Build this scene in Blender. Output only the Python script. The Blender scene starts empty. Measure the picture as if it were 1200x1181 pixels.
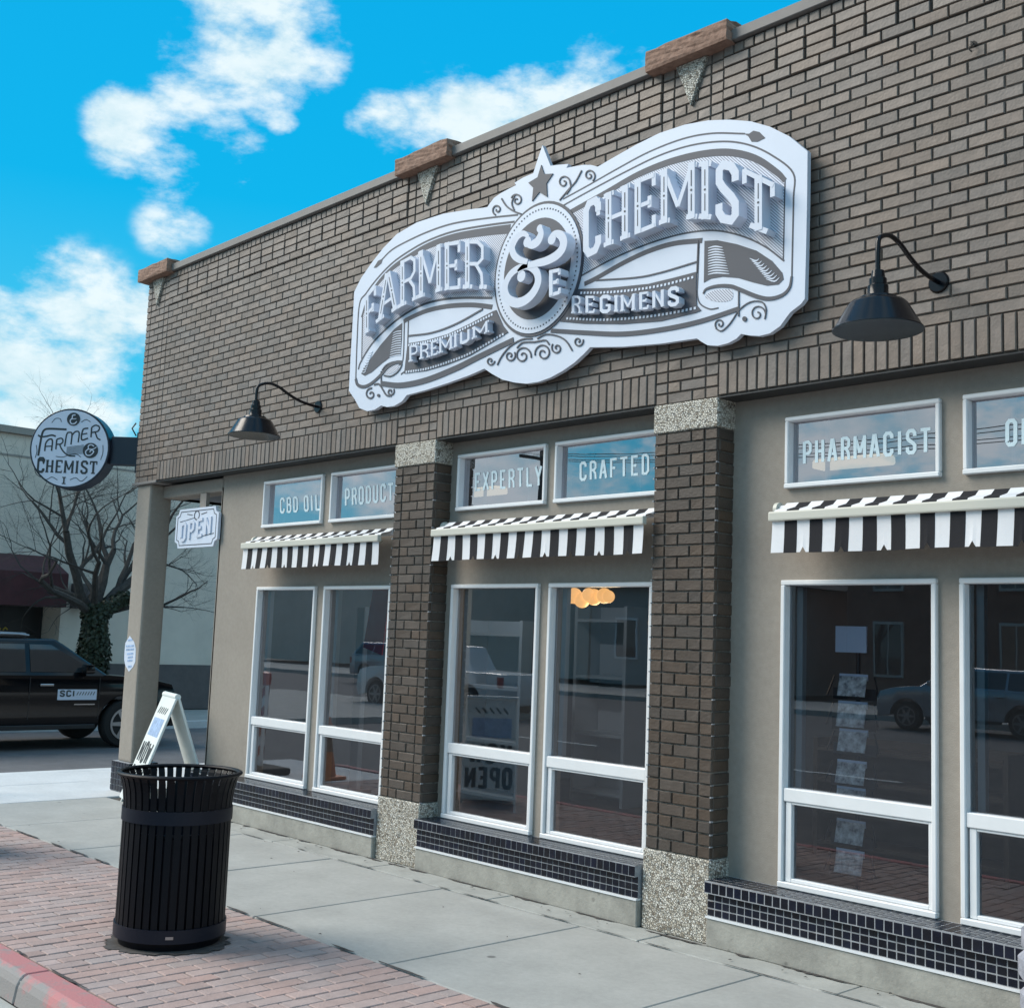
import bpy, bmesh, math, random
from mathutils import Vector, Matrix
random.seed(7)
SC = bpy.context.scene
COL = SC.collection

# ------------------------------------------------------------------ camera
F_PX, CXP, CYP = 1402.2, 600.0, 590.5
YAW, PITCH, ROLL = 0.816085, 0.11375, 0.037293
EYE = Vector((0, 0, 1.70))
def cam_axes():
    cy, sy, cp, sp = math.cos(YAW), math.sin(YAW), math.cos(PITCH), math.sin(PITCH)
    fw = Vector((-sy*cp, cy*cp, sp)); r0 = Vector((cy, sy, 0)); u0 = r0.cross(fw)
    cr, sr = math.cos(ROLL), math.sin(ROLL)
    return r0*cr+u0*sr, u0*cr-r0*sr, fw
RT, UP, FW = cam_axes()
def ray(x, y): return FW + RT*((x-CXP)/F_PX) - UP*((y-CYP)/F_PX)
def onY(x, y, Y):
    d = ray(x, y); return EYE + d*(Y/d.y)
def onX(x, y, X):
    d = ray(x, y); return EYE + d*(X/d.x)
def project(p):
    d = Vector(p)-EYE; z = d.dot(FW)
    if z < 0.1: return (-9999, -9999, z)
    return (CXP+F_PX*d.dot(RT)/z, CYP-F_PX*d.dot(UP)/z, z)
cd = bpy.data.cameras.new('camera'); cam = bpy.data.objects.new('camera', cd); COL.objects.link(cam)
cd.sensor_fit = 'HORIZONTAL'; cd.sensor_width = 36; cd.lens = F_PX/1200*36; cd.clip_start = .05; cd.clip_end = 3000
cam.matrix_world = Matrix(((RT.x, UP.x, -FW.x, EYE.x), (RT.y, UP.y, -FW.y, EYE.y), (RT.z, UP.z, -FW.z, EYE.z), (0, 0, 0, 1)))
SC.camera = cam

# ------------------------------------------------------------------ world, sun, exposure
SUN_EL, SUN_AZ = math.radians(40), math.radians(232)      # azimuth clockwise from +Y
W = bpy.data.worlds.new('World'); SC.world = W; W.use_nodes = True
nt = W.node_tree; nt.nodes.clear()
def N(t, **k):
    n = nt.nodes.new(t)
    for a, b in k.items(): setattr(n, a, b)
    return n
def L(a, b): nt.links.new(a, b)
def MATH(op, a, b=None, clamp=False):
    n = N('ShaderNodeMath', operation=op, use_clamp=clamp)
    for i, v in enumerate((a, b)):
        if v is None: continue
        if isinstance(v, (int, float)): n.inputs[i].default_value = v
        else: L(v, n.inputs[i])
    return n.outputs[0]
sky = N('ShaderNodeTexSky', sky_type='NISHITA', sun_disc=False, sun_elevation=SUN_EL, sun_rotation=SUN_AZ, air_density=1.0, dust_density=.6, ozone_density=2.2)
tc0 = N('ShaderNodeTexCoord'); sep = N('ShaderNodeSeparateXYZ'); L(tc0.outputs['Generated'], sep.inputs[0])
ramp = N('ShaderNodeValToRGB'); L(sep.outputs['Z'], ramp.inputs[0])
for i, (pos, c) in enumerate([(0, (.42, .74, .86)), (.14, (.07, .575, .83)), (.34, (.0, .435, .80)), (.75, (.0, .33, .74))]):
    e = ramp.color_ramp.elements[i] if i < 2 else ramp.color_ramp.elements.new(pos); e.position = pos; e.color = (*c, 1)
rs = N('ShaderNodeMix', data_type='RGBA', blend_type='MULTIPLY'); rs.inputs['Factor'].default_value = 1; L(ramp.outputs[0], rs.inputs['A']); rs.inputs['B'].default_value = (4.0, 4.0, 4.0, 1)
tint = N('ShaderNodeMix', data_type='RGBA'); tint.inputs['Factor'].default_value = .988
L(sky.outputs[0], tint.inputs['A']); L(rs.outputs['Result'], tint.inputs['B'])
tc = N('ShaderNodeTexCoord')
DIRV = tc.outputs['Generated']
nz = N('ShaderNodeTexNoise'); nz.inputs['Scale'].default_value = 6.6; nz.inputs['Detail'].default_value = 9; nz.inputs['Roughness'].default_value = .57; nz.inputs['Distortion'].default_value = .25
mp = N('ShaderNodeMapping'); mp.inputs['Scale'].default_value = (1, 1, 2.0); L(DIRV, mp.inputs[0]); L(mp.outputs[0], nz.inputs['Vector'])
nfine = N('ShaderNodeTexNoise'); nfine.inputs['Scale'].default_value = 17; nfine.inputs['Detail'].default_value = 7; nfine.inputs['Roughness'].default_value = .62; L(mp.outputs[0], nfine.inputs['Vector'])
# cumulus banks: direction, angular radius (in pixels of the photograph), weight
BANKS = [(305, 50, 78, .95), (345, 45, 60, .75), (230, 110, 62, .75), (160, 150, 52, .72), (205, 190, 44, .6), (265, 0, 50, .65), (285, 185, 36, .6), (310, 200, 30, .45), (330, 138, 20, .6),
         (195, 266, 34, .40), (222, 264, 26, .34), (35, 355, 50, .75), (70, 400, 95, 1.0), (10, 430, 105, 1.05), (120, 400, 70, .8), (95, 355, 34, .4), (160, 370, 38, .6), (40, 470, 90, .9), (135, 490, 42, .95), (90, 500, 50, .6),
         (700, 60, 34, .75), (690, 95, 46, .95), (650, 115, 52, .9), (600, 130, 52, .8), (555, 135, 48, .85), (510, 150, 52, .65), (452, 150, 38, .75), (430, 150, 26, .5), (740, 90, 40, .6)]
acc = None
for bx_, by_, br_, bw_ in BANKS:
    c = ray(bx_, by_).normalized(); e = (ray(bx_+br_*1.55, by_).normalized()); cosr = c.dot(e)
    dp = N('ShaderNodeVectorMath', operation='DOT_PRODUCT'); L(DIRV, dp.inputs[0]); dp.inputs[1].default_value = c
    mr = N('ShaderNodeMapRange', interpolation_type='SMOOTHSTEP'); L(dp.outputs['Value'], mr.inputs[0])
    mr.inputs[1].default_value = cosr; mr.inputs[2].default_value = 1.0; mr.inputs[3].default_value = 0; mr.inputs[4].default_value = bw_
    acc = mr.outputs[0] if acc is None else MATH('MAXIMUM', acc, mr.outputs[0])
# the rest of the dome: unseen broken cloud, thickened to neutralise the blue skylight
vdot = N('ShaderNodeVectorMath', operation='DOT_PRODUCT'); L(DIRV, vdot.inputs[0]); vdot.inputs[1].default_value = ray(400, 250).normalized()
away = N('ShaderNodeMapRange', interpolation_type='SMOOTHSTEP'); L(vdot.outputs['Value'], away.inputs[0])
away.inputs[1].default_value = .93; away.inputs[2].default_value = .72; away.inputs[3].default_value = 0; away.inputs[4].default_value = .75
base = MATH('MAXIMUM', acc, away.outputs[0])
nmix = MATH('ADD', MATH('MULTIPLY', nz.outputs['Fac'], 2.6), MATH('MULTIPLY', nfine.outputs['Fac'], 1.5))
field = MATH('ADD', base, MATH('SUBTRACT', nmix, 2.37))
cm = N('ShaderNodeMapRange', interpolation_type='SMOOTHSTEP'); L(field, cm.inputs[0])
cm.inputs[1].default_value = .10; cm.inputs[2].default_value = .80; cm.inputs[3].default_value = 0; cm.inputs[4].default_value = .93
fade = N('ShaderNodeMapRange', interpolation_type='SMOOTHSTEP'); L(base, fade.inputs[0]); fade.inputs[1].default_value = .0; fade.inputs[2].default_value = .42
cmask = MATH('MULTIPLY', cm.outputs[0], fade.outputs[0])
mixc = N('ShaderNodeMix', data_type='RGBA'); L(cmask, mixc.inputs['Factor']); L(tint.outputs['Result'], mixc.inputs['A'])
ccol = N('ShaderNodeMix', data_type='RGBA'); cr_ = N('ShaderNodeMapRange'); L(nfine.outputs['Fac'], cr_.inputs[0]); cr_.inputs[1].default_value = .35; cr_.inputs[2].default_value = .6
L(cr_.outputs[0], ccol.inputs['Factor']); ccol.inputs['A'].default_value = (2.3, 3.1, 3.4, 1); ccol.inputs['B'].default_value = (3.35, 3.75, 3.85, 1)
L(ccol.outputs['Result'], mixc.inputs['B'])
bg = N('ShaderNodeBackground'); bg.inputs['Strength'].default_value = .10; L(mixc.outputs['Result'], bg.inputs['Color'])
wo = N('ShaderNodeOutputWorld'); L(bg.outputs[0], wo.inputs[0])
sd = bpy.data.lights.new('sun', 'SUN'); sd.energy = 1.5; sd.angle = math.radians(38); sd.color = (1, .92, .81)
so = bpy.data.objects.new('sun', sd); COL.objects.link(so)
tosun = Vector((math.sin(SUN_AZ)*math.cos(SUN_EL), math.cos(SUN_AZ)*math.cos(SUN_EL), math.sin(SUN_EL)))
so.rotation_euler = tosun.to_track_quat('Z', 'Y').to_euler()
so.location = (-10, -10, 20)
SC.view_settings.view_transform = 'Standard'; SC.view_settings.look = 'None'; SC.view_settings.gamma = 1
SC.view_settings.exposure = 1.42
SC.view_settings.use_curve_mapping = False
SC.render.engine = 'CYCLES'
SC.cycles.max_bounces = 8; SC.cycles.transparent_max_bounces = 12; SC.cycles.glossy_bounces = 4
SC.cycles.use_denoising = True

# ------------------------------------------------------------------ materials
M = {}
def mat(name, col, rough=.6, metal=0, var=.0, vscale=6, bump=0, bscale=40, col2=None, objvar=0, spec=.5, coat=0, emis=None, estr=0):
    m = bpy.data.materials.new(name); m.use_nodes = True; t = m.node_tree; p = t.nodes['Principled BSDF']
    p.inputs['Base Color'].default_value = (*col, 1); p.inputs['Roughness'].default_value = rough; p.inputs['Metallic'].default_value = metal
    p.inputs['Specular IOR Level'].default_value = spec; p.inputs['Coat Weight'].default_value = coat
    if emis: p.inputs['Emission Color'].default_value = (*emis, 1); p.inputs['Emission Strength'].default_value = estr
    geo = t.nodes.new('ShaderNodeNewGeometry')
    last = None
    if var or col2:
        n = t.nodes.new('ShaderNodeTexNoise'); n.inputs['Scale'].default_value = vscale; n.inputs['Detail'].default_value = 6; n.inputs['Roughness'].default_value = .62
        t.links.new(geo.outputs['Position'], n.inputs['Vector'])
        r = t.nodes.new('ShaderNodeMapRange'); r.inputs[1].default_value = .32; r.inputs[2].default_value = .68; t.links.new(n.outputs['Fac'], r.inputs[0])
        x = t.nodes.new('ShaderNodeMix'); x.data_type = 'RGBA'; t.links.new(r.outputs[0], x.inputs['Factor'])
        c2 = col2 or tuple(c*(1+var) for c in col); c1 = col if col2 else tuple(c*(1-var) for c in col)
        x.inputs['A'].default_value = (*c1, 1); x.inputs['B'].default_value = (*c2, 1); last = x.outputs['Result']
    if objvar:
        oi = t.nodes.new('ShaderNodeObjectInfo'); at = t.nodes.new('ShaderNodeAttribute'); at.attribute_name = 'piece'
        ad = t.nodes.new('ShaderNodeMath'); ad.operation = 'ADD'; t.links.new(oi.outputs['Random'], ad.inputs[0]); t.links.new(at.outputs['Fac'], ad.inputs[1])
        fr = t.nodes.new('ShaderNodeMath'); fr.operation = 'FRACT'; t.links.new(ad.outputs[0], fr.inputs[0])
        wn = t.nodes.new('ShaderNodeTexWhiteNoise'); wn.noise_dimensions = '1D'; t.links.new(fr.outputs[0], wn.inputs['W'])
        vm = t.nodes.new('ShaderNodeMapRange'); vm.inputs[3].default_value = 1-objvar; vm.inputs[4].default_value = 1+objvar; t.links.new(wn.outputs['Value'], vm.inputs[0])
        hs = t.nodes.new('ShaderNodeHueSaturation'); t.links.new(vm.outputs[0], hs.inputs['Value'])
        sm = t.nodes.new('ShaderNodeMapRange'); sm.inputs[3].default_value = .7; sm.inputs[4].default_value = 1.3; t.links.new(wn.outputs['Color'], sm.inputs[0]); t.links.new(sm.outputs[0], hs.inputs['Saturation'])
        if last: t.links.new(last, hs.inputs['Color'])
        else: hs.inputs['Color'].default_value = (*col, 1)
        last = hs.outputs['Color']
    if last: t.links.new(last, p.inputs['Base Color'])
    if bump:
        n = t.nodes.new('ShaderNodeTexNoise'); n.inputs['Scale'].default_value = bscale; n.inputs['Detail'].default_value = 5
        t.links.new(geo.outputs['Position'], n.inputs['Vector'])
        b = t.nodes.new('ShaderNodeBump'); b.inputs['Strength'].default_value = bump; b.inputs['Distance'].default_value = .01
        t.links.new(n.outputs['Fac'], b.inputs['Height']); t.links.new(b.outputs[0], p.inputs['Normal'])
    M[name] = m; return m
mat('brick', (.180, .145, .122), .5, var=.14, vscale=14, bump=.2, bscale=70, objvar=.17)
mat('pier_brick', (.074, .054, .041), .5, var=.16, vscale=14, bump=.35, bscale=70, objvar=.20)
mat('mortar', (.085, .072, .062), .9, var=.3, vscale=30)
mat('pier_mortar', (.16, .15, .135), .9, var=.5, vscale=25)
mat('stucco', (.315, .280, .240), .85, var=.07, vscale=1.6, bump=.25, bscale=160)
mat('coping', (.20, .185, .175), .6, var=.1, vscale=4)
mat('brownstone', (.33, .20, .145), .85, col2=(.20, .115, .08), vscale=22, bump=1.0, bscale=28)
mat('vinyl', (.78, .79, .80), .35, var=.03, vscale=8)
mat('concrete', (.375, .372, .350), .85, var=.10, vscale=2.4, bump=.15, bscale=120)
mat('concrete_strip', (.36, .36, .335), .9, var=.15, vscale=3.5, bump=.2, bscale=100)
mat('concrete_pale', (.60, .61, .61), .85, var=.08, vscale=2)
mat('plinth', (.39, .38, .34), .9, col2=(.27, .262, .235), vscale=5, bump=.3, bscale=60)
mat('paver', (.40, .30, .275), .9, var=.12, vscale=5, bump=.4, bscale=90, objvar=.09)
mat('paver_bed', (.25, .205, .19), .95, var=.3, vscale=20)
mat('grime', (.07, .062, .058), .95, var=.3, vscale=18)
mat('asphalt', (.125, .122, .125), .9, var=.15, vscale=3, bump=.4, bscale=150)
mat('ground', (.13, .125, .115), .95, var=.2, vscale=.4)
mat('paint_white', (.6, .6, .58), .8, var=.2, vscale=12)
mat('tile', (.006, .008, .017), .22, spec=.3, var=.3, vscale=20, objvar=.35)
mat('grout', (.30, .31, .33), .8, var=.2, vscale=25)
mat('trim_white', (.72, .74, .76), .5)
mat('black_metal', (.003, .0034, .006), .5, var=.2, vscale=9, spec=.2)
mat('navy_metal', (.006, .008, .017), .45, spec=.3)
mat('lamp_black', (.004, .0045, .007), .22, spec=.3)
mat('lamp_white', (.88, .88, .88), .6)
mat('sign_white', (.64, .70, .81), .45, var=.02, vscale=3)
mat('sign_letter', (.62, .67, .775), .5, var=.02, vscale=3)
mat('sign_dark', (.055, .062, .082), .55)
mat('navy', (.010, .014, .028), .35)
mat('aframe', (.72, .76, .74), .5, var=.04)
mat('print_dark', (.03, .04, .045), .6)
mat('print_blue', (.30, .42, .62), .6, var=.3, vscale=20)
mat('cream_rail', (.60, .585, .51), .45)
mat('stripe_white', (.76, .76, .78), .8, var=.03, bump=.2, bscale=300)
mat('stripe_black', (.007, .007, .011), .85, var=.2, bump=.2, bscale=300)
mat('letter_glass', (.62, .76, .82), .6)
mat('interior', (.16, .175, .195), .9, var=.2, vscale=.8)
mat('interior_floor', (.06, .048, .040), .5, var=.35, vscale=2)
mat('interior_frame', (.30, .34, .38), .6)
mat('amber', (.7, .45, .2), .4, emis=(1, .50, .17), estr=.42)
mat('warm_panel', (.8, .7, .5), .5, emis=(1, .78, .50), estr=.34)
mat('card', (.85, .88, .95), .5, col2=(.10, .11, .15), vscale=26)
mat('card_edge', (.55, .64, .86), .5)
mat('rack', (.02, .022, .03), .4, metal=.5)
mat('red', (.42, .03, .03), .5); mat('orange', (.62, .17, .05), .55)
mat('far_wall', (.66, .585, .50), .9, var=.08, vscale=1.2, bump=.2, bscale=60)
mat('far_wall_dark', (.115, .10, .098), .85, var=.1)
mat('far_coping', (.30, .27, .24), .8)
mat('maroon', (.085, .028, .032), .8, var=.2, vscale=3)
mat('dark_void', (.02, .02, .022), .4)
mat('yellow_print', (.45, .34, .04), .6)
mat('bark', (.060, .052, .046), .95, var=.3, vscale=14, bump=.6, bscale=50)
mat('ivy', (.020, .030, .012), .6, var=.45, vscale=9)
mat('car_black', (.003, .0033, .0045), .12, spec=.35, coat=.15)
mat('car_white', (.72, .72, .72), .2, coat=.6); mat('car_silver', (.36, .38, .41), .25, metal=.6, coat=.5)
mat('car_glass', (.022, .027, .031), .03, spec=1.0)
mat('rubber', (.018, .018, .018), .85); mat('alloy', (.34, .34, .35), .3, metal=.9)
mat('plastic', (.02, .02, .021), .6); mat('chrome', (.6, .6, .6), .12, metal=1)
mat('headlight', (.6, .62, .65), .1); mat('taillight', (.35, .01, .01), .2)
mat('stone_grey', (.30, .31, .36), .9, var=.25, vscale=20, bump=.6, bscale=40)
mat('red_brick_far', (.17, .085, .065), .9, var=.25, vscale=2.5)
mat('siding', (.42, .42, .40), .8, var=.05); mat('roof_grey', (.10, .10, .105), .9, var=.2)
mat('wire', (.01, .01, .01), .6)
def special_mats():
    # red paint worn off the kerb
    m = mat('curb_red', (.44, .10, .11), .8, bump=.3, bscale=80); t = m.node_tree; p = t.nodes['Principled BSDF']
    g = t.nodes.new('ShaderNodeNewGeometry'); n = t.nodes.new('ShaderNodeTexNoise'); n.inputs['Scale'].default_value = 5; n.inputs['Detail'].default_value = 9; n.inputs['Roughness'].default_value = .7
    t.links.new(g.outputs['Position'], n.inputs['Vector'])
    sx = t.nodes.new('ShaderNodeSeparateXYZ'); t.links.new(g.outputs['Position'], sx.inputs[0])
    a = t.nodes.new('ShaderNodeMapRange'); t.links.new(sx.outputs['Y'], a.inputs[0]); a.inputs[1].default_value = 2.43; a.inputs[2].default_value = 2.52; a.inputs[3].default_value = .22; a.inputs[4].default_value = -.01
    ad = t.nodes.new('ShaderNodeMath'); ad.operation = 'ADD'; t.links.new(n.outputs['Fac'], ad.inputs[0]); t.links.new(a.outputs[0], ad.inputs[1])
    r = t.nodes.new('ShaderNodeMapRange'); t.links.new(ad.outputs[0], r.inputs[0]); r.inputs[1].default_value = .50; r.inputs[2].default_value = .63
    x = t.nodes.new('ShaderNodeMix'); x.data_type = 'RGBA'; t.links.new(r.outputs[0], x.inputs['Factor']); x.inputs['A'].default_value = (.47, .19, .19, 1); x.inputs['B'].default_value = (.27, .25, .24, 1)
    t.links.new(x.outputs['Result'], p.inputs['Base Color'])
    # pebble dash
    m = mat('pebble', (.5, .47, .4), .8); t = m.node_tree; p = t.nodes['Principled BSDF']
    g = t.nodes.new('ShaderNodeNewGeometry'); v = t.nodes.new('ShaderNodeTexVoronoi'); v.inputs['Scale'].default_value = 70; t.links.new(g.outputs['Position'], v.inputs['Vector'])
    v2 = t.nodes.new('ShaderNodeTexVoronoi'); v2.feature = 'DISTANCE_TO_EDGE'; v2.inputs['Scale'].default_value = 70; t.links.new(g.outputs['Position'], v2.inputs['Vector'])
    cr = t.nodes.new('ShaderNodeValToRGB'); t.links.new(v.outputs['Color'], cr.inputs[0])
    for i, (pos, c) in enumerate([(0, (.06, .05, .04)), (.22, (.38, .33, .26)), (.42, (.68, .64, .55)), (.8, (.76, .73, .66)), (1, (.82, .80, .76))]):
        e = cr.color_ramp.elements[i] if i < 2 else cr.color_ramp.elements.new(pos); e.position = pos; e.color = (*c, 1)
    r = t.nodes.new('ShaderNodeMapRange'); t.links.new(v2.outputs['Distance'], r.inputs[0]); r.inputs[1].default_value = .0; r.inputs[2].default_value = .12
    x = t.nodes.new('ShaderNodeMix'); x.data_type = 'RGBA'; t.links.new(r.outputs[0], x.inputs['Factor']); x.inputs['A'].default_value = (.17, .155, .13, 1); t.links.new(cr.outputs[0], x.inputs['B'])
    t.links.new(x.outputs['Result'], p.inputs['Base Color'])
    b = t.nodes.new('ShaderNodeBump'); b.inputs['Strength'].default_value = .9; b.inputs['Distance'].default_value = .012; t.links.new(r.outputs[0], b.inputs['Height']); t.links.new(b.outputs[0], p.inputs['Normal'])
    # fine printed hatching behind the raised letters
    m = mat('hatch', (.4, .4, .5), .55); t = m.node_tree; p = t.nodes['Principled BSDF']
    g = t.nodes.new('ShaderNodeNewGeometry'); w = t.nodes.new('ShaderNodeTexWave'); w.wave_type = 'BANDS'; w.bands_direction = 'DIAGONAL'; w.inputs['Scale'].default_value = 34.0
    mp_ = t.nodes.new('ShaderNodeMapping'); mp_.inputs['Scale'].default_value = (1, 0, 1); t.links.new(g.outputs['Position'], mp_.inputs[0]); t.links.new(mp_.outputs[0], w.inputs['Vector'])
    r = t.nodes.new('ShaderNodeMapRange'); t.links.new(w.outputs['Fac'], r.inputs[0]); r.inputs[1].default_value = .45; r.inputs[2].default_value = .6
    x = t.nodes.new('ShaderNodeMix'); x.data_type = 'RGBA'; t.links.new(r.outputs[0], x.inputs['Factor']); x.inputs['A'].default_value = (.70, .72, .80, 1); x.inputs['B'].default_value = (.27, .29, .35, 1)
    t.links.new(x.outputs['Result'], p.inputs['Base Color'])
    # window glass: mirror reflection over a clear pane; the transoms get added mirror strength and tint for a brighter sky reflection
    for nm, tintc, k1, k0, gcol in (('glass', (.80, .84, .85, 1), 1.6, .06, (.9, .93, 1, 1)), ('transom_glass', (.45, .50, .55, 1), 2.2, .30, (.92, .90, .97, 1))):
        m = bpy.data.materials.new(nm); m.use_nodes = True; t = m.node_tree; t.nodes.clear()
        o = t.nodes.new('ShaderNodeOutputMaterial'); mx = t.nodes.new('ShaderNodeMixShader'); tr = t.nodes.new('ShaderNodeBsdfTransparent'); gl = t.nodes.new('ShaderNodeBsdfGlossy')
        tr.inputs[0].default_value = tintc; gl.inputs['Roughness'].default_value = .0; gl.inputs['Color'].default_value = gcol
        fr = t.nodes.new('ShaderNodeFresnel'); fr.inputs[0].default_value = 1.55
        g = t.nodes.new('ShaderNodeNewGeometry'); nn = t.nodes.new('ShaderNodeTexNoise'); nn.inputs['Scale'].default_value = 2.2; t.links.new(g.outputs['Position'], nn.inputs['Vector'])
        bp = t.nodes.new('ShaderNodeBump'); bp.inputs['Strength'].default_value = .012; bp.inputs['Distance'].default_value = .02; t.links.new(nn.outputs['Fac'], bp.inputs['Height']); t.links.new(bp.outputs[0], gl.inputs['Normal'])
        ml = t.nodes.new('ShaderNodeMath'); ml.operation = 'MULTIPLY_ADD'; ml.inputs[1].default_value = k1; ml.inputs[2].default_value = k0; ml.use_clamp = True
        t.links.new(fr.outputs[0], ml.inputs[0]); t.links.new(ml.outputs[0], mx.inputs[0]); t.links.new(tr.outputs[0], mx.inputs[1]); t.links.new(gl.outputs[0], mx.inputs[2]); t.links.new(mx.outputs[0], o.inputs[0])
        M[nm] = m
special_mats()
def spot(name, scale, thr, dark):
    t = M[name].node_tree; p = t.nodes['Principled BSDF']; src = p.inputs['Base Color'].links[0].from_socket
    g = t.nodes.new('ShaderNodeNewGeometry'); v = t.nodes.new('ShaderNodeTexVoronoi'); v.inputs['Scale'].default_value = scale; v.inputs['Randomness'].default_value = 1; t.links.new(g.outputs['Position'], v.inputs['Vector'])
    n = t.nodes.new('ShaderNodeTexNoise'); n.inputs['Scale'].default_value = 26; n.inputs['Detail'].default_value = 8; n.inputs['Roughness'].default_value = .75; t.links.new(g.outputs['Position'], n.inputs['Vector'])
    r = t.nodes.new('ShaderNodeMapRange'); r.inputs[1].default_value = thr; r.inputs[2].default_value = thr*1.7; r.inputs[3].default_value = dark; r.inputs[4].default_value = 1; t.links.new(v.outputs['Distance'], r.inputs[0])
    r2 = t.nodes.new('ShaderNodeMapRange'); r2.inputs[1].default_value = .3; r2.inputs[2].default_value = .7; r2.inputs[3].default_value = .90; r2.inputs[4].default_value = 1.08; t.links.new(n.outputs['Fac'], r2.inputs[0])
    k = t.nodes.new('ShaderNodeMath'); k.operation = 'MULTIPLY'; t.links.new(r.outputs[0], k.inputs[0]); t.links.new(r2.outputs[0], k.inputs[1])
    x = t.nodes.new('ShaderNodeMix'); x.data_type = 'RGBA'; x.blend_type = 'MULTIPLY'; x.inputs['Factor'].default_value = 1; t.links.new(src, x.inputs['A']); t.links.new(k.outputs[0], x.inputs['B']); t.links.new(x.outputs['Result'], p.inputs['Base Color'])
for nm_, sc_, th_, dk_ in (('concrete', 1.9, .035, .45), ('concrete_strip', 4, .03, .6), ('concrete_pale', 2, .02, .7), ('stucco', 1.2, .012, .8), ('plinth', 5, .05, .7), ('asphalt', 6, .04, .7), ('paver', 3, .03, .7), ('brick', 2.2, .012, .5)): spot(nm_, sc_, th_, dk_)

# ------------------------------------------------------------------ mesh helpers
ORG = {}
def org(o): return ORG.get(o.name, Vector((0, 0, 0))) if o else Vector((0, 0, 0))
class MB:
    def __init__(s): s.v = []; s.f = []; s.mi = []; s.piece = []; s.cur = 0; s.pv = 0.0
    def add(s, vs, fs):
        b = len(s.v); s.v += [Vector(v) for v in vs]
        for f in fs: s.f.append([b+i for i in f]); s.mi.append(s.cur); s.piece.append(s.pv)
        return s
    def box(s, x0, x1, y0, y1, z0, z1):
        return s.add([(x0, y0, z0), (x1, y0, z0), (x1, y1, z0), (x0, y1, z0), (x0, y0, z1), (x1, y0, z1), (x1, y1, z1), (x0, y1, z1)],
                     [(0, 3, 2, 1), (4, 5, 6, 7), (0, 1, 5, 4), (1, 2, 6, 5), (2, 3, 7, 6), (3, 0, 4, 7)])
    def prism(s, pts, off, back=True):
        """pts: front outline in order (counter-clockwise seen from the front), off: vector to the back"""
        n = len(pts); off = Vector(off)
        fs = [list(range(n))]
        if back: fs.append([2*n-1-i for i in range(n)])
        for i in range(n): j = (i+1) % n; fs.append([i, i+n, j+n, j])
        return s.add(list(pts)+[Vector(p)+off for p in pts], fs)
    def tube(s, path, rad, n=8, caps=True):
        path = [Vector(p) for p in path]; rr = rad if isinstance(rad, (list, tuple)) else [rad]*len(path)
        rings = []; prev = None
        for i, p in enumerate(path):
            d = (path[min(i+1, len(path)-1)]-path[max(i-1, 0)]).normalized()
            if prev is None:
                a = Vector((0, 0, 1)) if abs(d.z) < .9 else Vector((1, 0, 0)); u = d.cross(a).normalized()
            else: u = (prev-d*prev.dot(d)).normalized()
            prev = u; w = d.cross(u)
            rings.append([p+(u*math.cos(2*math.pi*k/n)+w*math.sin(2*math.pi*k/n))*rr[i] for k in range(n)])
        b = [q for r in rings for q in r]; fs = []
        for i in range(len(path)-1):
            for k in range(n): fs.append([i*n+k, i*n+(k+1) % n, (i+1)*n+(k+1) % n, (i+1)*n+k])
        if caps: fs += [list(range(n))[::-1], [(len(path)-1)*n+k for k in range(n)]]
        return s.add(b, fs)
    def lathe(s, prof, c=(0, 0, 0), n=32, axis='Z'):
        c = Vector(c); vs = []; fs = []
        for r, z in prof:
            for k in range(n):
                a = 2*math.pi*k/n; x, y = r*math.cos(a), r*math.sin(a)
                vs.append(c+(Vector((x, y, z)) if axis == 'Z' else Vector((z, x, y)) if axis == 'X' else Vector((x, z, y))))
        for i in range(len(prof)-1):
            for k in range(n): fs.append([i*n+k, i*n+(k+1) % n, (i+1)*n+(k+1) % n, (i+1)*n+k])
        if prof[0][0] > 1e-6 and prof[0] != prof[-1]: fs.append(list(range(n))[::-1])
        if prof[-1][0] > 1e-6 and prof[0] != prof[-1]: fs.append([(len(prof)-1)*n+k for k in range(n)])
        return s.add(vs, fs)
    def build(s, name, mats, parent=None, smooth=False, bevel=0, seg=1, fixn=True, label=None, kind=None):
        o0 = org(parent); me = bpy.data.meshes.new(name)
        me.from_pydata([v-o0 for v in s.v], [], s.f); me.validate()
        mats = mats if isinstance(mats, (list, tuple)) else [mats]
        for m in mats: me.materials.append(M[m])
        if len(mats) > 1 and len(me.polygons) == len(s.mi):
            for p, i in zip(me.polygons, s.mi): p.material_index = i
        if any(s.piece) and len(me.polygons) == len(s.piece):
            at = me.attributes.new('piece', 'FLOAT', 'FACE')
            at.data.foreach_set('value', s.piece)
        if fixn or bevel:
            bm = bmesh.new(); bm.from_mesh(me)
            if fixn: bmesh.ops.recalc_face_normals(bm, faces=bm.faces)
            if bevel:
                es = [e for e in bm.edges if len(e.link_faces) == 2 and e.calc_face_angle(0) > .5]
                bmesh.ops.bevel(bm, geom=es, offset=bevel, segments=seg, profile=.6, affect='EDGES')
            bm.to_mesh(me); bm.free()
        if smooth:
            for p in me.polygons: p.use_smooth = True
            try: me.set_sharp_from_angle(angle=math.radians(40))
            except Exception: pass
        o = bpy.data.objects.new(name, me); COL.objects.link(o)
        if parent: o.parent = parent
        ORG[o.name] = o0
        if label: o['label'] = label
        if kind: o['kind'] = kind
        return o
def thing(name, label, cat, loc=(0, 0, 0), group=None):
    o = bpy.data.objects.new(name, None); COL.objects.link(o); o.location = loc; o.empty_display_size = .2
    o['label'] = label; o['category'] = cat
    if group: o['group'] = group
    ORG[o.name] = Vector(loc); return o
def tag(o, label, cat, group=None):
    o['label'] = label; o['category'] = cat
    if group: o['group'] = group
    return o
def struct(o): o['kind'] = 'structure'; return o
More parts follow.
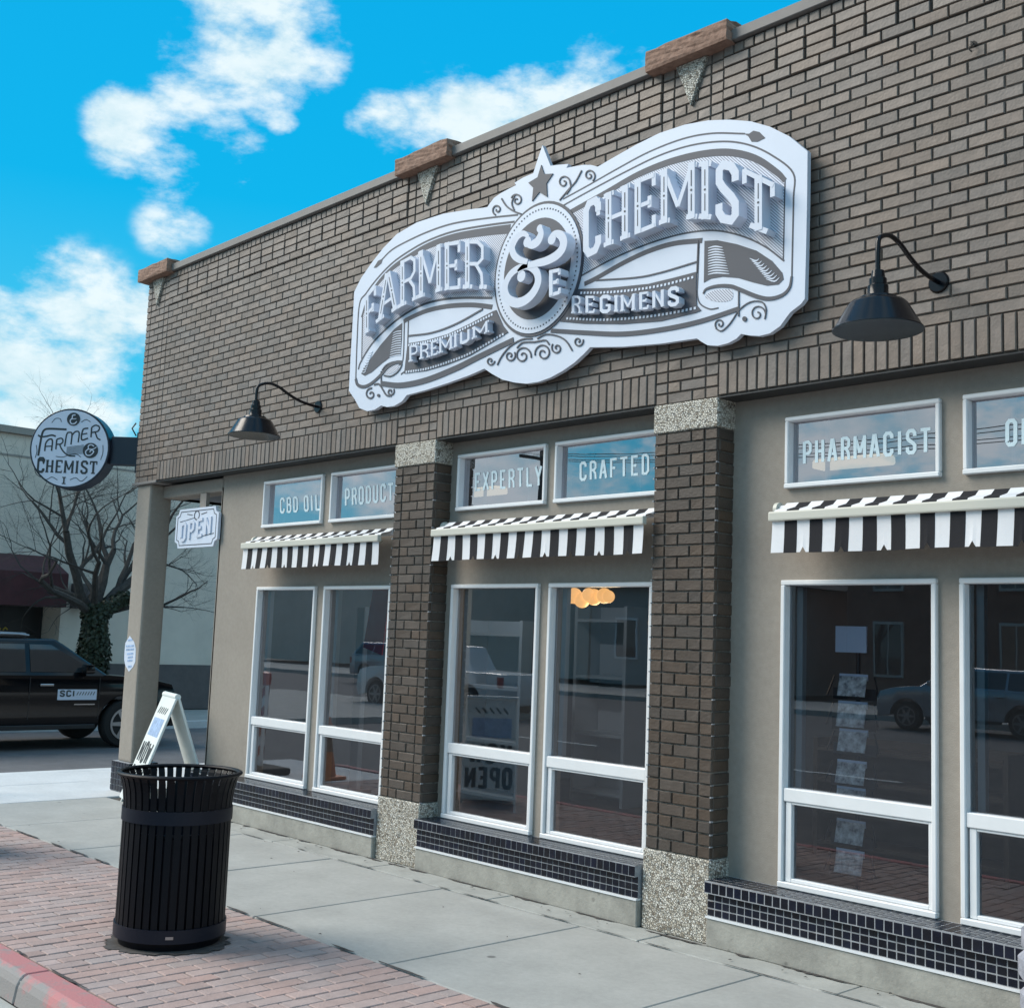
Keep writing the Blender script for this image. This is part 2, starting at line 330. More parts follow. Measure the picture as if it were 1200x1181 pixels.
def place(me, name, parent, loc, rot=None):
    o = bpy.data.objects.new(name, me); COL.objects.link(o); o.parent = parent; o.location = Vector(loc)-org(parent)
    if rot: o.rotation_euler = rot
    ORG[o.name] = org(parent); return o
def smooth_path(pts, k=6, closed=False):
    P = [Vector((*p, 0)) if len(p) == 2 else Vector(p) for p in pts]; n = len(P); out = []
    rng = n if closed else n-1
    for i in range(rng):
        p0 = P[(i-1) % n] if closed or i > 0 else P[0]*2-P[1]; p1 = P[i]; p2 = P[(i+1) % n]; p3 = P[(i+2) % n] if closed or i+2 < n else P[-1]*2-P[-2]
        for j in range(k):
            t = j/k; out.append(.5*((2*p1)+(p2-p0)*t+(2*p0-5*p1+4*p2-p3)*t*t+(3*p1-p0-3*p2+p3)*t**3))
    if not closed: out.append(P[-1].copy())
    return out
def strip2d(pts, w0, w1=None, closed=False, wmid=None):
    """ribbon outline along a 2-D polyline; returns list of (left,right)"""
    n = len(pts); out = []
    for i in range(n):
        a = pts[(i-1) % n] if closed or i > 0 else None; b = pts[i]; c = pts[(i+1) % n] if closed or i < n-1 else None
        t1 = (b-a).normalized() if a is not None and (b-a).length > 1e-9 else None; t2 = (c-b).normalized() if c is not None and (c-b).length > 1e-9 else None
        t1 = t1 if t1 is not None else t2; t2 = t2 if t2 is not None else t1
        nn = Vector((-(t1.y+t2.y), t1.x+t2.x)).normalized() if (t1+t2).length > 1e-6 else Vector((-t1.y, t1.x))
        cosn = max(.45, nn.dot(Vector((-t1.y, t1.x)))); f = i/max(1, n-1)
        w = w0 if w1 is None else w0+(w1-w0)*f
        if wmid is not None: w = w+(wmid-w)*math.sin(math.pi*f)
        out.append((b+nn*(w/2/cosn), b-nn*(w/2/cosn)))
    return out
class Plane:
    """a vertical drawing plane: 2-D (a,b) -> world; default frame is a wall facing -Y"""
    def __init__(s, o=(0, 0, 0), u=(1, 0, 0), v=(0, 0, 1)): s.o = Vector(o); s.u = Vector(u).normalized(); s.v = Vector(v).normalized(); s.n = s.u.cross(s.v)*1.0
    def at(s, p, d=0): return s.o+s.u*p[0]+s.v*p[1]+s.n*d
FACADE = Plane((0, 0, 0))       # a = X, b = Z, n = -Y ; depth d is distance towards the viewer
def ribbon(mb, pl, pts, w0, top, bot, w1=None, closed=False, wmid=None):
    pts = [Vector((p[0], p[1])) for p in pts]; st = strip2d(pts, w0, w1, closed, wmid); n = len(st)
    vs = [pl.at(a, top) for a, b in st]+[pl.at(b, top) for a, b in st]+[pl.at(a, bot) for a, b in st]+[pl.at(b, bot) for a, b in st]
    fs = []
    for i in range(n if closed else n-1):
        j = (i+1) % n
        fs += [[i, n+i, n+j, j], [2*n+i, i, j, 2*n+j], [n+i, 3*n+i, 3*n+j, n+j]]
    if not closed: fs += [[0, 2*n, 3*n, n], [n-1, 2*n-1, 4*n-1, 3*n-1]]
    mb.add(vs, fs)
def filled(mb, pl, pts, top, bot): mb.prism([pl.at(p, top) for p in pts], -pl.n*(top-bot), back=False)
def mirror_none(): pass

# stroke lettering: main strokes, then slab ends
_o = [(.85, .74), (.85, .86), (.68, .97), (.34, .97), (.17, .86), (.17, .14), (.34, .03), (.68, .03), (.85, .14), (.85, .28)]
def _st(x): return [(x, 0), (x, 1)]
def _ft(x, y=.04, w=.20): return [(x-w, y), (x+w, y)]
GL = {
 'A': ([[(.12, 0), (.47, 1)], [(.88, 0), (.53, 1)]], [[(.25, .33), (.75, .33)]], [_ft(.12), _ft(.88)]),
 'B': ([_st(.2)], [[(.2, .97), (.66, .97), (.84, .87), (.84, .62), (.66, .52), (.2, .52)], [(.66, .52), (.86, .42), (.86, .14), (.68, .03), (.2, .03)]], []),
 'C': ([_o], [], [[(.85, .66), (.85, .98)]]),
 'D': ([_st(.2)], [[(.2, .97), (.62, .97), (.84, .84), (.84, .16), (.62, .03), (.2, .03)]], []),
 'E': ([_st(.22)], [[(.08, .965), (.9, .965)], [(.22, .5), (.72, .5)], [(.08, .035), (.9, .035)]], [[(.88, 1), (.88, .77)], [(.88, 0), (.88, .23)], [(.7, .4), (.7, .62)]]),
 'F': ([_st(.22)], [[(.08, .965), (.92, .965)], [(.22, .5), (.72, .5)]], [[(.9, 1), (.9, .75)], [(.7, .4), (.7, .62)], _ft(.22)]),
 'G': ([_o+[(.85, .42)]], [[(.55, .42), (.92, .42)]], []),
 'H': ([_st(.17), _st(.83)], [[(.17, .5), (.83, .5)]], [_ft(.17), _ft(.83), _ft(.17, .96), _ft(.83, .96)]),
 'I': ([_st(.5)], [], [_ft(.5, .04, .36), _ft(.5, .96, .36)]),
 'L': ([_st(.22)], [[(.2, .035), (.88, .035)]], []),
 'M': ([_st(.12), _st(.88)], [[(.12, .97), (.5, .25)], [(.88, .97), (.5, .25)]], [_ft(.12, .04, .15), _ft(.88, .04, .15), _ft(.08, .96, .10), _ft(.92, .96, .10)]),
 'N': ([_st(.15), _st(.85)], [[(.15, .97), (.85, .03)]], []),
 'O': ([[(.17, .14), (.34, .03), (.66, .03), (.83, .14), (.83, .86), (.66, .97), (.34, .97), (.17, .86), (.17, .13)]], [], []),
 'P': ([_st(.2)], [[(.2, .965), (.64, .965), (.84, .85), (.84, .56), (.64, .45), (.2, .45)]], [_ft(.2)]),
 'R': ([_st(.2)], [[(.2, .965), (.64, .965), (.84, .86), (.84, .62), (.64, .51), (.2, .51)], [(.55, .51), (.80, .30), (.84, 0)]], [_ft(.2), _ft(.86, .04, .16)]),
 'S': ([[(.84, .73), (.84, .87), (.68, .97), (.33, .97), (.17, .86), (.17, .66), (.33, .56), (.67, .44), (.84, .34), (.84, .14), (.67, .03), (.32, .03), (.16, .13), (.16, .28)]], [], []),
 'T': ([_st(.5)], [[(.05, .965), (.95, .965)]], [[(.08, 1), (.08, .74)], [(.92, 1), (.92, .74)], _ft(.5, .04, .26)]),
 'U': ([[(.17, 1), (.17, .14), (.34, .03), (.66, .03), (.83, .14), (.83, 1)]], [], []),
 'W': ([[(.06, 1), (.28, 0)], [(.94, 1), (.72, 0)]], [[(.28, .02), (.5, .8)], [(.72, .02), (.5, .8)]], []),
 'X': ([[(.12, 0), (.88, 1)]], [[(.88, 0), (.12, 1)]], []),
 'Y': ([[(.1, 1), (.5, .45)], [(.9, 1), (.5, .45)]], [[(.5, .47), (.5, 0)]], []),
}
def glyph(mb, pl, ch, fmap, w, top, bot, thin=.62, serif=0):
    """fmap(u,v)->(a,b) on the plane; every stroke a hair lower than the last so no faces share a plane"""
    k = 0
    a, b, c = GL[ch]
    for grp, wf in ((a, 1), (b, thin), (c, serif)):
        if not wf: continue
        for st in grp:
            ribbon(mb, pl, [fmap(*p) for p in st], w*wf, top-.0007*k, bot); k += 1
def text(mb, pl, s, quad, w, top, bot, gap=.16, thin=.8, serif=0, widths=None):
    """quad: bl, br, tr, tl corner points (a,b) of the whole word"""
    bl, br, tr, tl = [Vector(q) for q in quad]
    ws = [(.5 if c == 'I' and not widths else .45 if c == ' ' else 1.25 if c in 'MW' else 1) for c in s]
    tot = sum(ws)+gap*(len(s)-1); x = 0
    for c, cw in zip(s, ws):
        if c != ' ':
            def fm(u, v, x=x, cw=cw):
                t = (x+u*cw)/tot; lo = bl+(br-bl)*t; hi = tl+(tr-tl)*t; return lo+(hi-lo)*v
            glyph(mb, pl, c, fm, w, top, bot, thin, serif)
        x += cw+gap

# ------------------------------------------------------------------ positions measured on the building
YW = 5.80                     # face of the brickwork
YS = 5.97                     # face of the stucco bays
XL, XR = -12.11, 1.40
Z_SB, Z_ST, Z_TOP = 3.22, 3.43, 5.455
PIERS = [(-7.54, -7.045), (-4.865, -4.372)]
CORNER = (XL, -11.61)
CH = .0705; BL = .2015; JT = .0085

# ------------------------------------------------------------------ ground, street, pavement
def ground():
    struct(MB().add([(-700, -700, -.19), (700, -700, -.19), (700, 700, -.19), (-700, 700, -.19)], [(0, 1, 2, 3)]).build('ground', 'ground'))
    struct(MB().box(-400, 400, -19, 2.12, -.18, -.150).build('main_road', 'asphalt'))
    struct(MB().box(-20.6, -14.05, 2.124, 300, -.18, -.146).build('side_road', 'asphalt'))
    struct(MB().box(-400, 400, -24.8, -19.15, -.18, 0).build('opposite_pavement', 'concrete'))
    mk = MB()
    for i in range(14): mk.box(-60+i*6, -57+i*6, -4.55, -4.40, -.149, -.145)
    struct(mk.build('lane_marking', 'paint_white'))
    mk = MB(); mk.box(-17.12, -17.0, 12, 60, -.145, -.141)
    for i in range(7): mk.box(-19.9+i*.85, -19.5+i*.85, 2.6, 5.0, -.145, -.141)
    struct(mk.build('crossing_marking', 'paint_white'))
    # gutter + kerb in segments
    struct(MB().box(-13.4, 8, 2.125, 2.44, -.18, -.138).build('gutter', 'concrete_strip'))
    kb = struct(MB().box(-13.3, 8, 2.47, 2.60, -.17, -.03).build('kerb', 'concrete_strip'))
    xs = [-13.2, -11.2, -9.2, -7.55, -5.985, -3.6, -1.2, 1.2, 3.6]
    for i in range(len(xs)-1):
        a, b = xs[i]+.006, xs[i+1]-.006
        pr = [(2.44, -.14), (2.615, -.14), (2.615, .0), (2.50, .0), (2.475, -.012), (2.455, -.05)]
        m = MB(); m.prism([(a, y, z) for y, z in pr], (b-a, 0, 0)); m.build('kerb_stone', 'curb_red', kb, bevel=.008)
    # side-street kerb
    struct(MB().box(-14.05, -13.82, 2.7, 60, -.17, -.006).build('side_kerb', 'concrete_pale', bevel=.01))
    # pavement: base sheet and single slabs
    pv = struct(MB().box(-13.8, 8, 2.63, 5.80, -.16, -.022).build('pavement', 'mortar'))
    struct(MB().box(-13.8, -12.0, 5.80, 60, -.16, -.004).build('side_pavement', 'concrete_pale'))
    xs = [2.8+1.315*k for k in range(5, -12, -1)]
    xs = [-3.81+1.305*k for k in range(-6, 7)]
    for i in range(len(xs)-1):
        m = MB(); m.box(xs[i]+.005, xs[i+1]-.005, 4.03, 5.515, -.03, random.uniform(-.003, .002)); m.build('slab', 'concrete', pv, bevel=.006)
        m = MB(); m.box(xs[i]+.45, xs[i+1]+.44, 5.522, 5.797, -.03, random.uniform(.0, .004)); m.build('edge_slab', 'concrete_strip', pv, bevel=.005)
    for (a, b, c, d) in ((-13.8, -12.9, 2.7, 5.9), (-12.89, -11.66, 2.7, 4.1), (-12.89, -11.66, 4.11, 5.9)):
        MB().box(a, b, c, d, -.03, -.002).build('pale_slab', 'concrete_pale', pv, bevel=.005)
    # brick pavers, long side across the pavement, every other row shifted by half
    pd = MB().box(-.046, .046, -.0955, .0955, -.05, 0)
    mesh = pd.build('paver_source', 'paver', bevel=.004).data
    bpy.data.objects.remove(bpy.data.objects['paver_source'])
    cells = []
    k = 0; x = -11.6
    while x < 2.6:
        y = 2.62+(.1 if k % 2 else 0)
        if k % 2: cells.append((x, 2.62+.05, .5))
        while y < 3.99:
            if y+.2 <= 4.025: cells.append((x, y+.1, 1))
            elif y+.1 <= 4.025: cells.append((x, y+.05, .5))
            y += .2
        x += .0995; k += 1
    sc = []
    for c in cells:
        px = project((c[0], c[1], 0)); inf = -30 < px[0] < 1230 and px[1] < 1215
        sc.append((px[2] if inf else 999, c))
    sc.sort(key=lambda t: t[0]); rest = MB()
    for i, (d, c) in enumerate(sc):
        z = random.uniform(-.0035, .001); xx = c[0]+random.uniform(-.0015, .0015)
        if i < 300 and d < 900:
            o = place(mesh, 'paver', pv, (xx, c[1], z), (random.uniform(-.006, .006), random.uniform(-.006, .006), random.uniform(-.010, .010)))
            if c[2] < 1: o.scale = (1, .47, 1)
        else:
            rest.pv = random.random(); h = .0955 if c[2] == 1 else .045; rest.box(xx-.046, xx+.046, c[1]-h, c[1]+h, -.05, z)
    rest.build('remaining_pavers', 'paver', pv, kind='stuff')
    bed = MB().box(-11.66, 2.65, 2.625, 4.02, -.06, -.0065); bed.build('paver_bed', 'paver_bed', pv)
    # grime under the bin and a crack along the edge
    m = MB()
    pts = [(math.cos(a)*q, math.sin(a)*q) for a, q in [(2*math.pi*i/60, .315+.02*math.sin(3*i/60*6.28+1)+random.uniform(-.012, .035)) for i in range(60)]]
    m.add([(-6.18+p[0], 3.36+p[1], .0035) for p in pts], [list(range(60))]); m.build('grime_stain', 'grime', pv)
ground()
def dirt():
    pv = bpy.data.objects['pavement']; r = random.Random(21); m = MB()
    def ragged(x0, x1, y, w, z, gap):
        x = x0
        while x < x1:
            l = r.uniform(.05, .5); n = max(3, int(l/.03)); a = []; b = []
            for i in range(n+1):
                t = i/n; e = math.sin(math.pi*t)**.5 if 0 < t < 1 else 0
                a.append((x+l*t, y+w*.25*r.uniform(0, 1)*e, z)); b.append((x+l*t, y-w*r.uniform(.3, 1)*e-.001, z))
            m.add(a+b, [(i, i+1, n+1+i+1, n+1+i) for i in range(n)]); x += l+r.uniform(.02, gap)
    ragged(-10.4, 0, 5.752, .035, .0062, .25); ragged(-10.4, -1, 5.519, .014, .0058, .5); ragged(-10.8, -1, 4.028, .028, .0056, .55); ragged(-11.5, 0, 2.622, .02, .0052, .5)
    m.build('joint_dirt', 'grime', pv, fixn=False, kind='stuff')
    lf = MB()
    for i in range(70):
        x, y = r.uniform(-10.5, -2), r.choice([r.uniform(5.6, 5.74), r.uniform(2.7, 5.7)]); a = r.uniform(0, 6.28); s_ = r.uniform(.006, .018); z = .008+r.uniform(0, .004)
        lf.add([(x+s_*math.cos(a), y+s_*math.sin(a), z), (x+s_*.5*math.cos(a+1.6), y+s_*.5*math.sin(a+1.6), z+.004), (x-s_*math.cos(a), y-s_*math.sin(a), z), (x+s_*.5*math.cos(a-1.6), y+s_*.5*math.sin(a-1.6), z+.002)], [(0, 1, 2, 3)])
    lf.build('litter_bits', 'bark', pv, fixn=False, kind='stuff')
dirt()

# ------------------------------------------------------------------ the shop building
BLD = thing('brick_building', 'corner shop of brown brick with stucco bays and a flat parapet roof', 'building', (-6, YW, 0))
def brick_mesh(name, w, h, m, depth=.03, seed=0):
    r = random.Random(seed); b = .004
    j = lambda s: r.uniform(-s, s)
    f = [(-w/2+b, j(.0015), -h/2+b), (w/2-b, j(.0015), -h/2+b), (w/2-b, j(.0015), h/2-b), (-w/2+b, j(.0015), h/2-b)]
    e = [(-w/2+j(.001), .006, -h/2+j(.001)), (w/2+j(.001), .006, -h/2+j(.001)), (w/2+j(.001), .006, h/2+j(.001)), (-w/2+j(.001), .006, h/2+j(.001))]
    g = [(x, depth, z) for x, _, z in e]
    fs = [(0, 1, 2, 3)]+[(i+4, (i+1) % 4+4, (i+1) % 4, i) for i in range(4)]+[(i+8, (i+1) % 4+8, (i+1) % 4+4, i+4) for i in range(4)]
    me = bpy.data.meshes.new(name); me.from_pydata(f+e+g, [], fs); me.materials.append(M[m]); return me
_bm = {}
def bmesh_for(w, h, m, v=0):
    k = (round(w, 3), round(h, 3), m, v)
    if k not in _bm: _bm[k] = brick_mesh('brick_%s_%d' % (m, len(_bm)), w, h, m, seed=len(_bm)*3+v)
    return _bm[k]
def lay(parent, bricks, m, name, limit=300, restname='remaining_bricks'):
    """bricks: (x centre, y face, z centre, w, h, facing) ; facing 'f' or 'r'(faces +X)"""
    sc = []
    for b in bricks:
        px = project((b[0], b[1], b[2])); ok = -15 < px[0] < 1215 and -15 < px[1] < 1196
        sc.append((px[2]/math.sqrt(b[3]*b[4]) if ok else 1e6, random.random(), b))
    sc.sort(); rest = MB()
    for i, (d, _, b) in enumerate(sc):
        x, y, z, w, h, fc = b; dy = random.uniform(-.0015, .002)
        if i < limit and d < 1e5:
            place(bmesh_for(w, h, m, random.randrange(3)), name, parent, (x, y+dy, z) if fc == 'f' else (x+dy, y, z), None if fc == 'f' else (0, 0, math.pi/2))
        else:
            me = bmesh_for(w, h, m, random.randrange(3)); rest.pv = random.uniform(.001, 1)
            vs = [v.co.copy() for v in me.vertices]
            if fc == 'r': vs = [Vector((-v.y, v.x, v.z)) for v in vs]
            rest.add([v+Vector((x, y+dy, z)) for v in vs], [list(p.vertices) for p in me.polygons])
    if rest.v: rest.build(restname, m, parent, fixn=False, kind='stuff')
def pier_course(x0, x1, k):
    """one course of a pier: header | (stretcher+header, alternating) | header"""
    w = x1-x0; a = .098; mid = w-2*a; s = mid*.655
    segs = [(x0, x0+a)]
    segs += [(x0+a, x0+a+s), (x0+a+s, x1-a)] if k % 2 else [(x0+a, x0+a+mid-s), (x0+a+mid-s, x1-a)]
    return segs+[(x1-a, x1)]
def upper_wall():
    core = MB().box(XL+.01, XR, YW+.010, 6.12, Z_SB, Z_TOP+.02).build('brick_wall', 'mortar', BLD)
    bricks = []; soldiers = []
    zones = [CORNER]+PIERS+[(-1.20, -.70)]
    fields = [(CORNER[1], PIERS[0][0]), (PIERS[0][1], PIERS[1][0]), (PIERS[1][1], -1.20), (-.70, XR)]
    ncourse = int(round((Z_TOP-Z_ST)/CH)); ch = (Z_TOP-Z_ST)/ncourse
    BAND = .011
    for k in range(ncourse):
        z = Z_ST+ch*(k+.5); up = ncourse-1-k          # up = courses below the coping
        for x0, x1 in zones:
            for a, b in pier_course(x0, x1, k): bricks.append(((a+b)/2, YW, z, b-a-JT, ch-JT, 'f'))
        for fi, (x0, x1) in enumerate(fields):
            pr = BAND if up < 5 else 0
            if up == 0:      # row of headers on edge
                n = int(round((x1-x0)/.078)); w = (x1-x0)/n
                for i in range(n): bricks.append((x0+w*(i+.5), YW-pr, z, w-JT, ch-JT, 'f'))
            elif up in (2, 3):   # stack-bonded pair with wide open joints
                n = int(round((x1-x0)/BL)); w = (x1-x0)/n
                for i in range(n): bricks.append((x0+w*(i+.5), YW-pr, z, w-.018, ch-JT*.8, 'f'))
            else:
                n = int(round((x1-x0)/BL)); w = (x1-x0)/n
                if k % 2:
                    for i in range(n): bricks.append((x0+w*(i+.5), YW-pr, z, w-JT, ch-JT, 'f'))
                else:
                    bricks.append((x0+w*.25, YW-pr, z, w*.5-JT, ch-JT, 'f')); bricks.append((x1-w*.25, YW-pr, z, w*.5-JT, ch-JT, 'f'))
                    for i in range(n-1): bricks.append((x0+w*(i+1), YW-pr, z, w-JT, ch-JT, 'f'))
    # soldier course, and the pier courses beside it
    for x0, x1 in fields:
        n = int(round((x1-x0)/.0705)); w = (x1-x0)/n
        for i in range(n): soldiers.append((x0+w*(i+.5), YW-.003, (Z_SB+Z_ST)/2+.004, w-.009, Z_ST-Z_SB-.014, 'f'))
    for x0, x1 in zones:
        for k in range(3):
            z = Z_SB+(k+.5)*(Z_ST-Z_SB)/3
            for a, b in pier_course(x0, x1, k+1): bricks.append(((a+b)/2, YW, z, b-a-JT, (Z_ST-Z_SB)/3-JT, 'f'))
    lay(core, bricks, 'brick', 'brick'); lay(core, soldiers, 'brick', 'soldier_brick', restname='remaining_soldier_bricks')
    # steel angle under the soldier course
    for i, (x0, x1) in enumerate(fields):
        MB().box(x0+.004, x1-.004, YW-.004, YS-.002, Z_SB-.008, Z_SB-.001).build('lintel', 'dark_void', BLD)
    # coping, cap stones, pebble-dash wedges
    prev = XL-.02
    for a, b in [CORNER]+PIERS+[(-1.2, -.7)]:
        if a-.04 > prev: MB().box(prev, a-.045, YW-.045, 6.16, Z_TOP+.004, Z_TOP+.075).build('coping', 'coping', BLD, bevel=.004)
        prev = b+.045
    MB().box(prev, XR, YW-.045, 6.16, Z_TOP+.004, Z_TOP+.075).build('coping', 'coping', BLD, bevel=.004)
    for a, b in [CORNER]+PIERS+[(-1.2, -.7)]:
        bm = bmesh.new(); x0, x1, y0, y1, z0, z1 = a-.07, b+.09, YW-.10, 6.05, Z_TOP-.01, Z_TOP+.135
        bmesh.ops.create_cube(bm, size=1); bmesh.ops.scale(bm, vec=(x1-x0, y1-y0, z1-z0), verts=bm.verts); bmesh.ops.translate(bm, vec=((x0+x1)/2, (y0+y1)/2, (z0+z1)/2), verts=bm.verts)
        bmesh.ops.subdivide_edges(bm, edges=bm.edges, cuts=7, use_grid_fill=True)
        rr = random.Random(int(a*100))
        for v in bm.verts:
            if v.co.y < y0+.002 and z0+.003 < v.co.z < z1-.003: v.co.y -= rr.uniform(.0, .007)
            if v.co.z > z1-.003 and v.co.y < y0+.06: v.co.z -= rr.uniform(0, .012)
            if (v.co.x > x1-.003 or v.co.x < x0+.003) and v.co.y > y0+.01: v.co.x += rr.uniform(-.008, .008)
        me = bpy.data.meshes.new('cap_stone')
        o0 = org(BLD)
        for v in bm.verts: v.co -= o0
        bm.to_mesh(me); bm.free(); me.materials.append(M['brownstone'])
        o = bpy.data.objects.new('cap_stone', me); COL.objects.link(o); o.parent = BLD
        c = (a+b)/2
        m = MB(); m.prism([(c-.125, YW-.022, Z_TOP-.012), (c, YW-.022, Z_TOP-.31), (c+.125, YW-.022, Z_TOP-.012)], (0, .05, 0)); m.build('wedge_ornament', 'pebble', BLD, bevel=.004)
    MB().box(XL+.05, XR, 6.13, 22, Z_TOP-.55, Z_TOP-.45).build('roof', 'roof_grey', BLD)
    MB().box(XL, XL+.25, 6.165, 22, 3.1, Z_TOP).build('side_wall', 'brick', BLD)
upper_wall()
def piers():
    for x0, x1 in PIERS:
        core = MB().box(x0+.012, x1-.010, YW+.013, YS+.10, .0, 3.22).build('pier', 'pier_mortar', BLD)
        z0, z1 = .475, 3.035; n = int(round((z1-z0)/CH)); ch = (z1-z0)/n; br = []
        for k in range(n):
            z = z0+ch*(k+.5)
            for a, b in pier_course(x0, x1, k): br.append(((a+b)/2, YW, z, b-a-JT, ch-JT, 'f'))
            br.append((x1, YW+.09 if k % 2 else YW+.105, z, .155, ch-JT, 'r'))
        lay(core, br, 'pier_brick', 'brick', restname='remaining_pier_bricks')
        MB().box(x0-.006, x1+.006, YW-.008, YS+.08, 3.038, 3.219).build('pebble_capital', 'pebble', core, bevel=.006)
        MB().box(x0-.008, x1+.008, YW-.012, YS+.08, .0, .472).build('pebble_base', 'pebble', core, bevel=.008)
        # squeezed-out mortar at the left corner joints
        m = MB()
        for k in range(n): 
            z = z0+ch*k+random.uniform(-.003, .003); s = random.uniform(.004, .009)
            if random.random() < .8: m.box(x0-.003, x0+s, YW-.004, YW+.012, z-s*.7, z+s*.7)
            if random.random() < .55: m.box(x1-s, x1+.002, YW-.003, YW+.02, z-s*.5, z+s*.5)
        m.build('mortar_beads', 'grout', core, kind='stuff')
    # battered corner pillar, plain stucco above a tiled foot
    p = MB().box(-12.085, -11.775, 5.825, 6.075, .30, 3.21).build('corner_pillar', 'stucco', BLD, bevel=.03, seg=3)
    f = MB().box(-12.12, -11.735, 5.785, 6.105, 0, .305).build('pillar_foot', 'grout', BLD)
    m = MB()
    for i in range(6):
        for j in range(5):
            m.pv = random.random(); m.box(-12.118+i*.064, -12.118+i*.064+.056, 5.778, 5.80, .01+j*.06, .01+j*.06+.052)
            if i < 5: m.box(-11.745, -11.730, 5.787+i*.064, 5.787+i*.064+.056, .01+j*.06, .062+j*.06)
    m.build('foot_tiles', 'tile', f, kind='stuff')
    MB().box(-12.14, -11.60, YW-.012, 6.14, 3.205, 3.232).build('pillar_ledge', 'coping', BLD, bevel=.004)
piers()

def wall_holes(mb, x0, x1, z0, z1, holes, y, depth):
    xs = sorted({x0, x1}|{h[0] for h in holes}|{h[1] for h in holes}); zs = sorted({z0, z1}|{h[2] for h in holes}|{h[3] for h in holes})
    for i in range(len(xs)-1):
        for j in range(len(zs)-1):
            cx, cz = (xs[i]+xs[i+1])/2, (zs[j]+zs[j+1])/2
            if any(h[0] < cx < h[1] and h[2] < cz < h[3] for h in holes): continue
            mb.add([(xs[i], y, zs[j]), (xs[i+1], y, zs[j]), (xs[i+1], y, zs[j+1]), (xs[i], y, zs[j+1])], [(0, 1, 2, 3)])
    for h in holes:
        a, b, c, d = h
        for q in ([(a, c), (a, d)], [(b, d), (b, c)], [(a, d), (b, d)], [(b, c), (a, c)]):
            (p, r), (s_, t_) = q
            mb.add([(p, y, r), (s_, y, t_), (s_, y+depth, t_), (p, y+depth, r)], [(0, 1, 2, 3)])
LOW = {1: [(-9.751, -8.790), (-8.663, -7.715)], 2: [(-6.968, -6.020), (-5.920, -4.975)], 3: [(-4.006, -3.046), (-2.920, -1.960)]}
TRN = {1: [(-9.733, -8.765), (-8.642, -7.690)], 2: [(-6.953, -5.990), (-5.900, -4.945)], 3: [(-3.990, -3.022), (-2.895, -1.930)]}
LZ = (.372, 2.110); TZ = {1: (2.660, 3.098), 2: (2.672, 3.108), 3: (2.648, 3.072)}
BAY = {1: (-10.51, -7.54), 2: (-7.045, -4.865), 3: (-4.372, -1.20), 4: (-1.2, XR)}
def bays():
    for b, (x0, x1) in BAY.items():
        holes = []
        if b < 4:
            holes = [(a, c, *LZ) for a, c in LOW[b]]+[(a, c, *TZ[b]) for a, c in TRN[b]]
        m = MB(); wall_holes(m, x0-.02, x1+.02, .0, 3.215, holes, YS, .16)
        if b == 1: m.box(x0-.03, x0-.0, YS, YS+1.6, 0, 3.10)
        m.build('stucco_bay', 'stucco', BLD, fixn=False)
    # lintel over the corner entrance and the entrance's ceiling and walls
    MB().box(-11.775, -10.515, YS-.0, YS+.22, 3.065, 3.20).build('stucco_lintel', 'stucco', BLD, bevel=.01)
    MB().box(-12.10, -10.5, 6.12, 8.2, 3.10, 3.18).build('entrance_ceiling', 'interior', BLD)
    MB().box(-12.08, -10.5, 8.2, 8.3, 0, 3.12).build('entrance_wall', 'stucco', BLD)
    MB().box(-10.525, -10.505, YS+.02, 8.2, 0, 3.1).build('entrance_wall', 'stucco', BLD)
    # interior shell
    m = MB()
    m.box(-10.4, XR, 11.6, 11.7, -.02, 3.4); m.box(-10.49, -10.42, YS+.2, 11.7, -.02, 3.4); m.box(XR-.06, XR, YS+.2, 11.7, -.02, 3.4)
    m.box(-10.4, XR, YS+.16, 11.7, 3.25, 3.32)
    m.build('interior_wall', 'interior', BLD)
    MB().box(-10.4, XR, YS+.16, 11.6, -.02, .05).build('interior_floor', 'interior_floor', BLD)
bays()
WORDS = {(1, 0): ('CBD OIL', [(328, 601), (375.5, 597.5), (375, 579.5), (328, 584)]), (1, 1): ('PRODUCTS', [(404, 592.5), (470, 585), (470, 565), (404, 573)]),
         (2, 0): ('EXPERTLY', [(556, 575), (635, 568.3), (635, 546), (556, 555)]), (2, 1): ('CRAFTED', [(679, 563), (761, 555), (761, 532), (679, 542.5)]),
         (3, 0): ('PHARMACIST', [(940.5, 543.5), (1091, 529), (1091, 501.5), (940.5, 518)]), (3, 1): ('ON', [(1178, 522.5), (1212, 519.5), (1212, 489), (1178, 493)])}
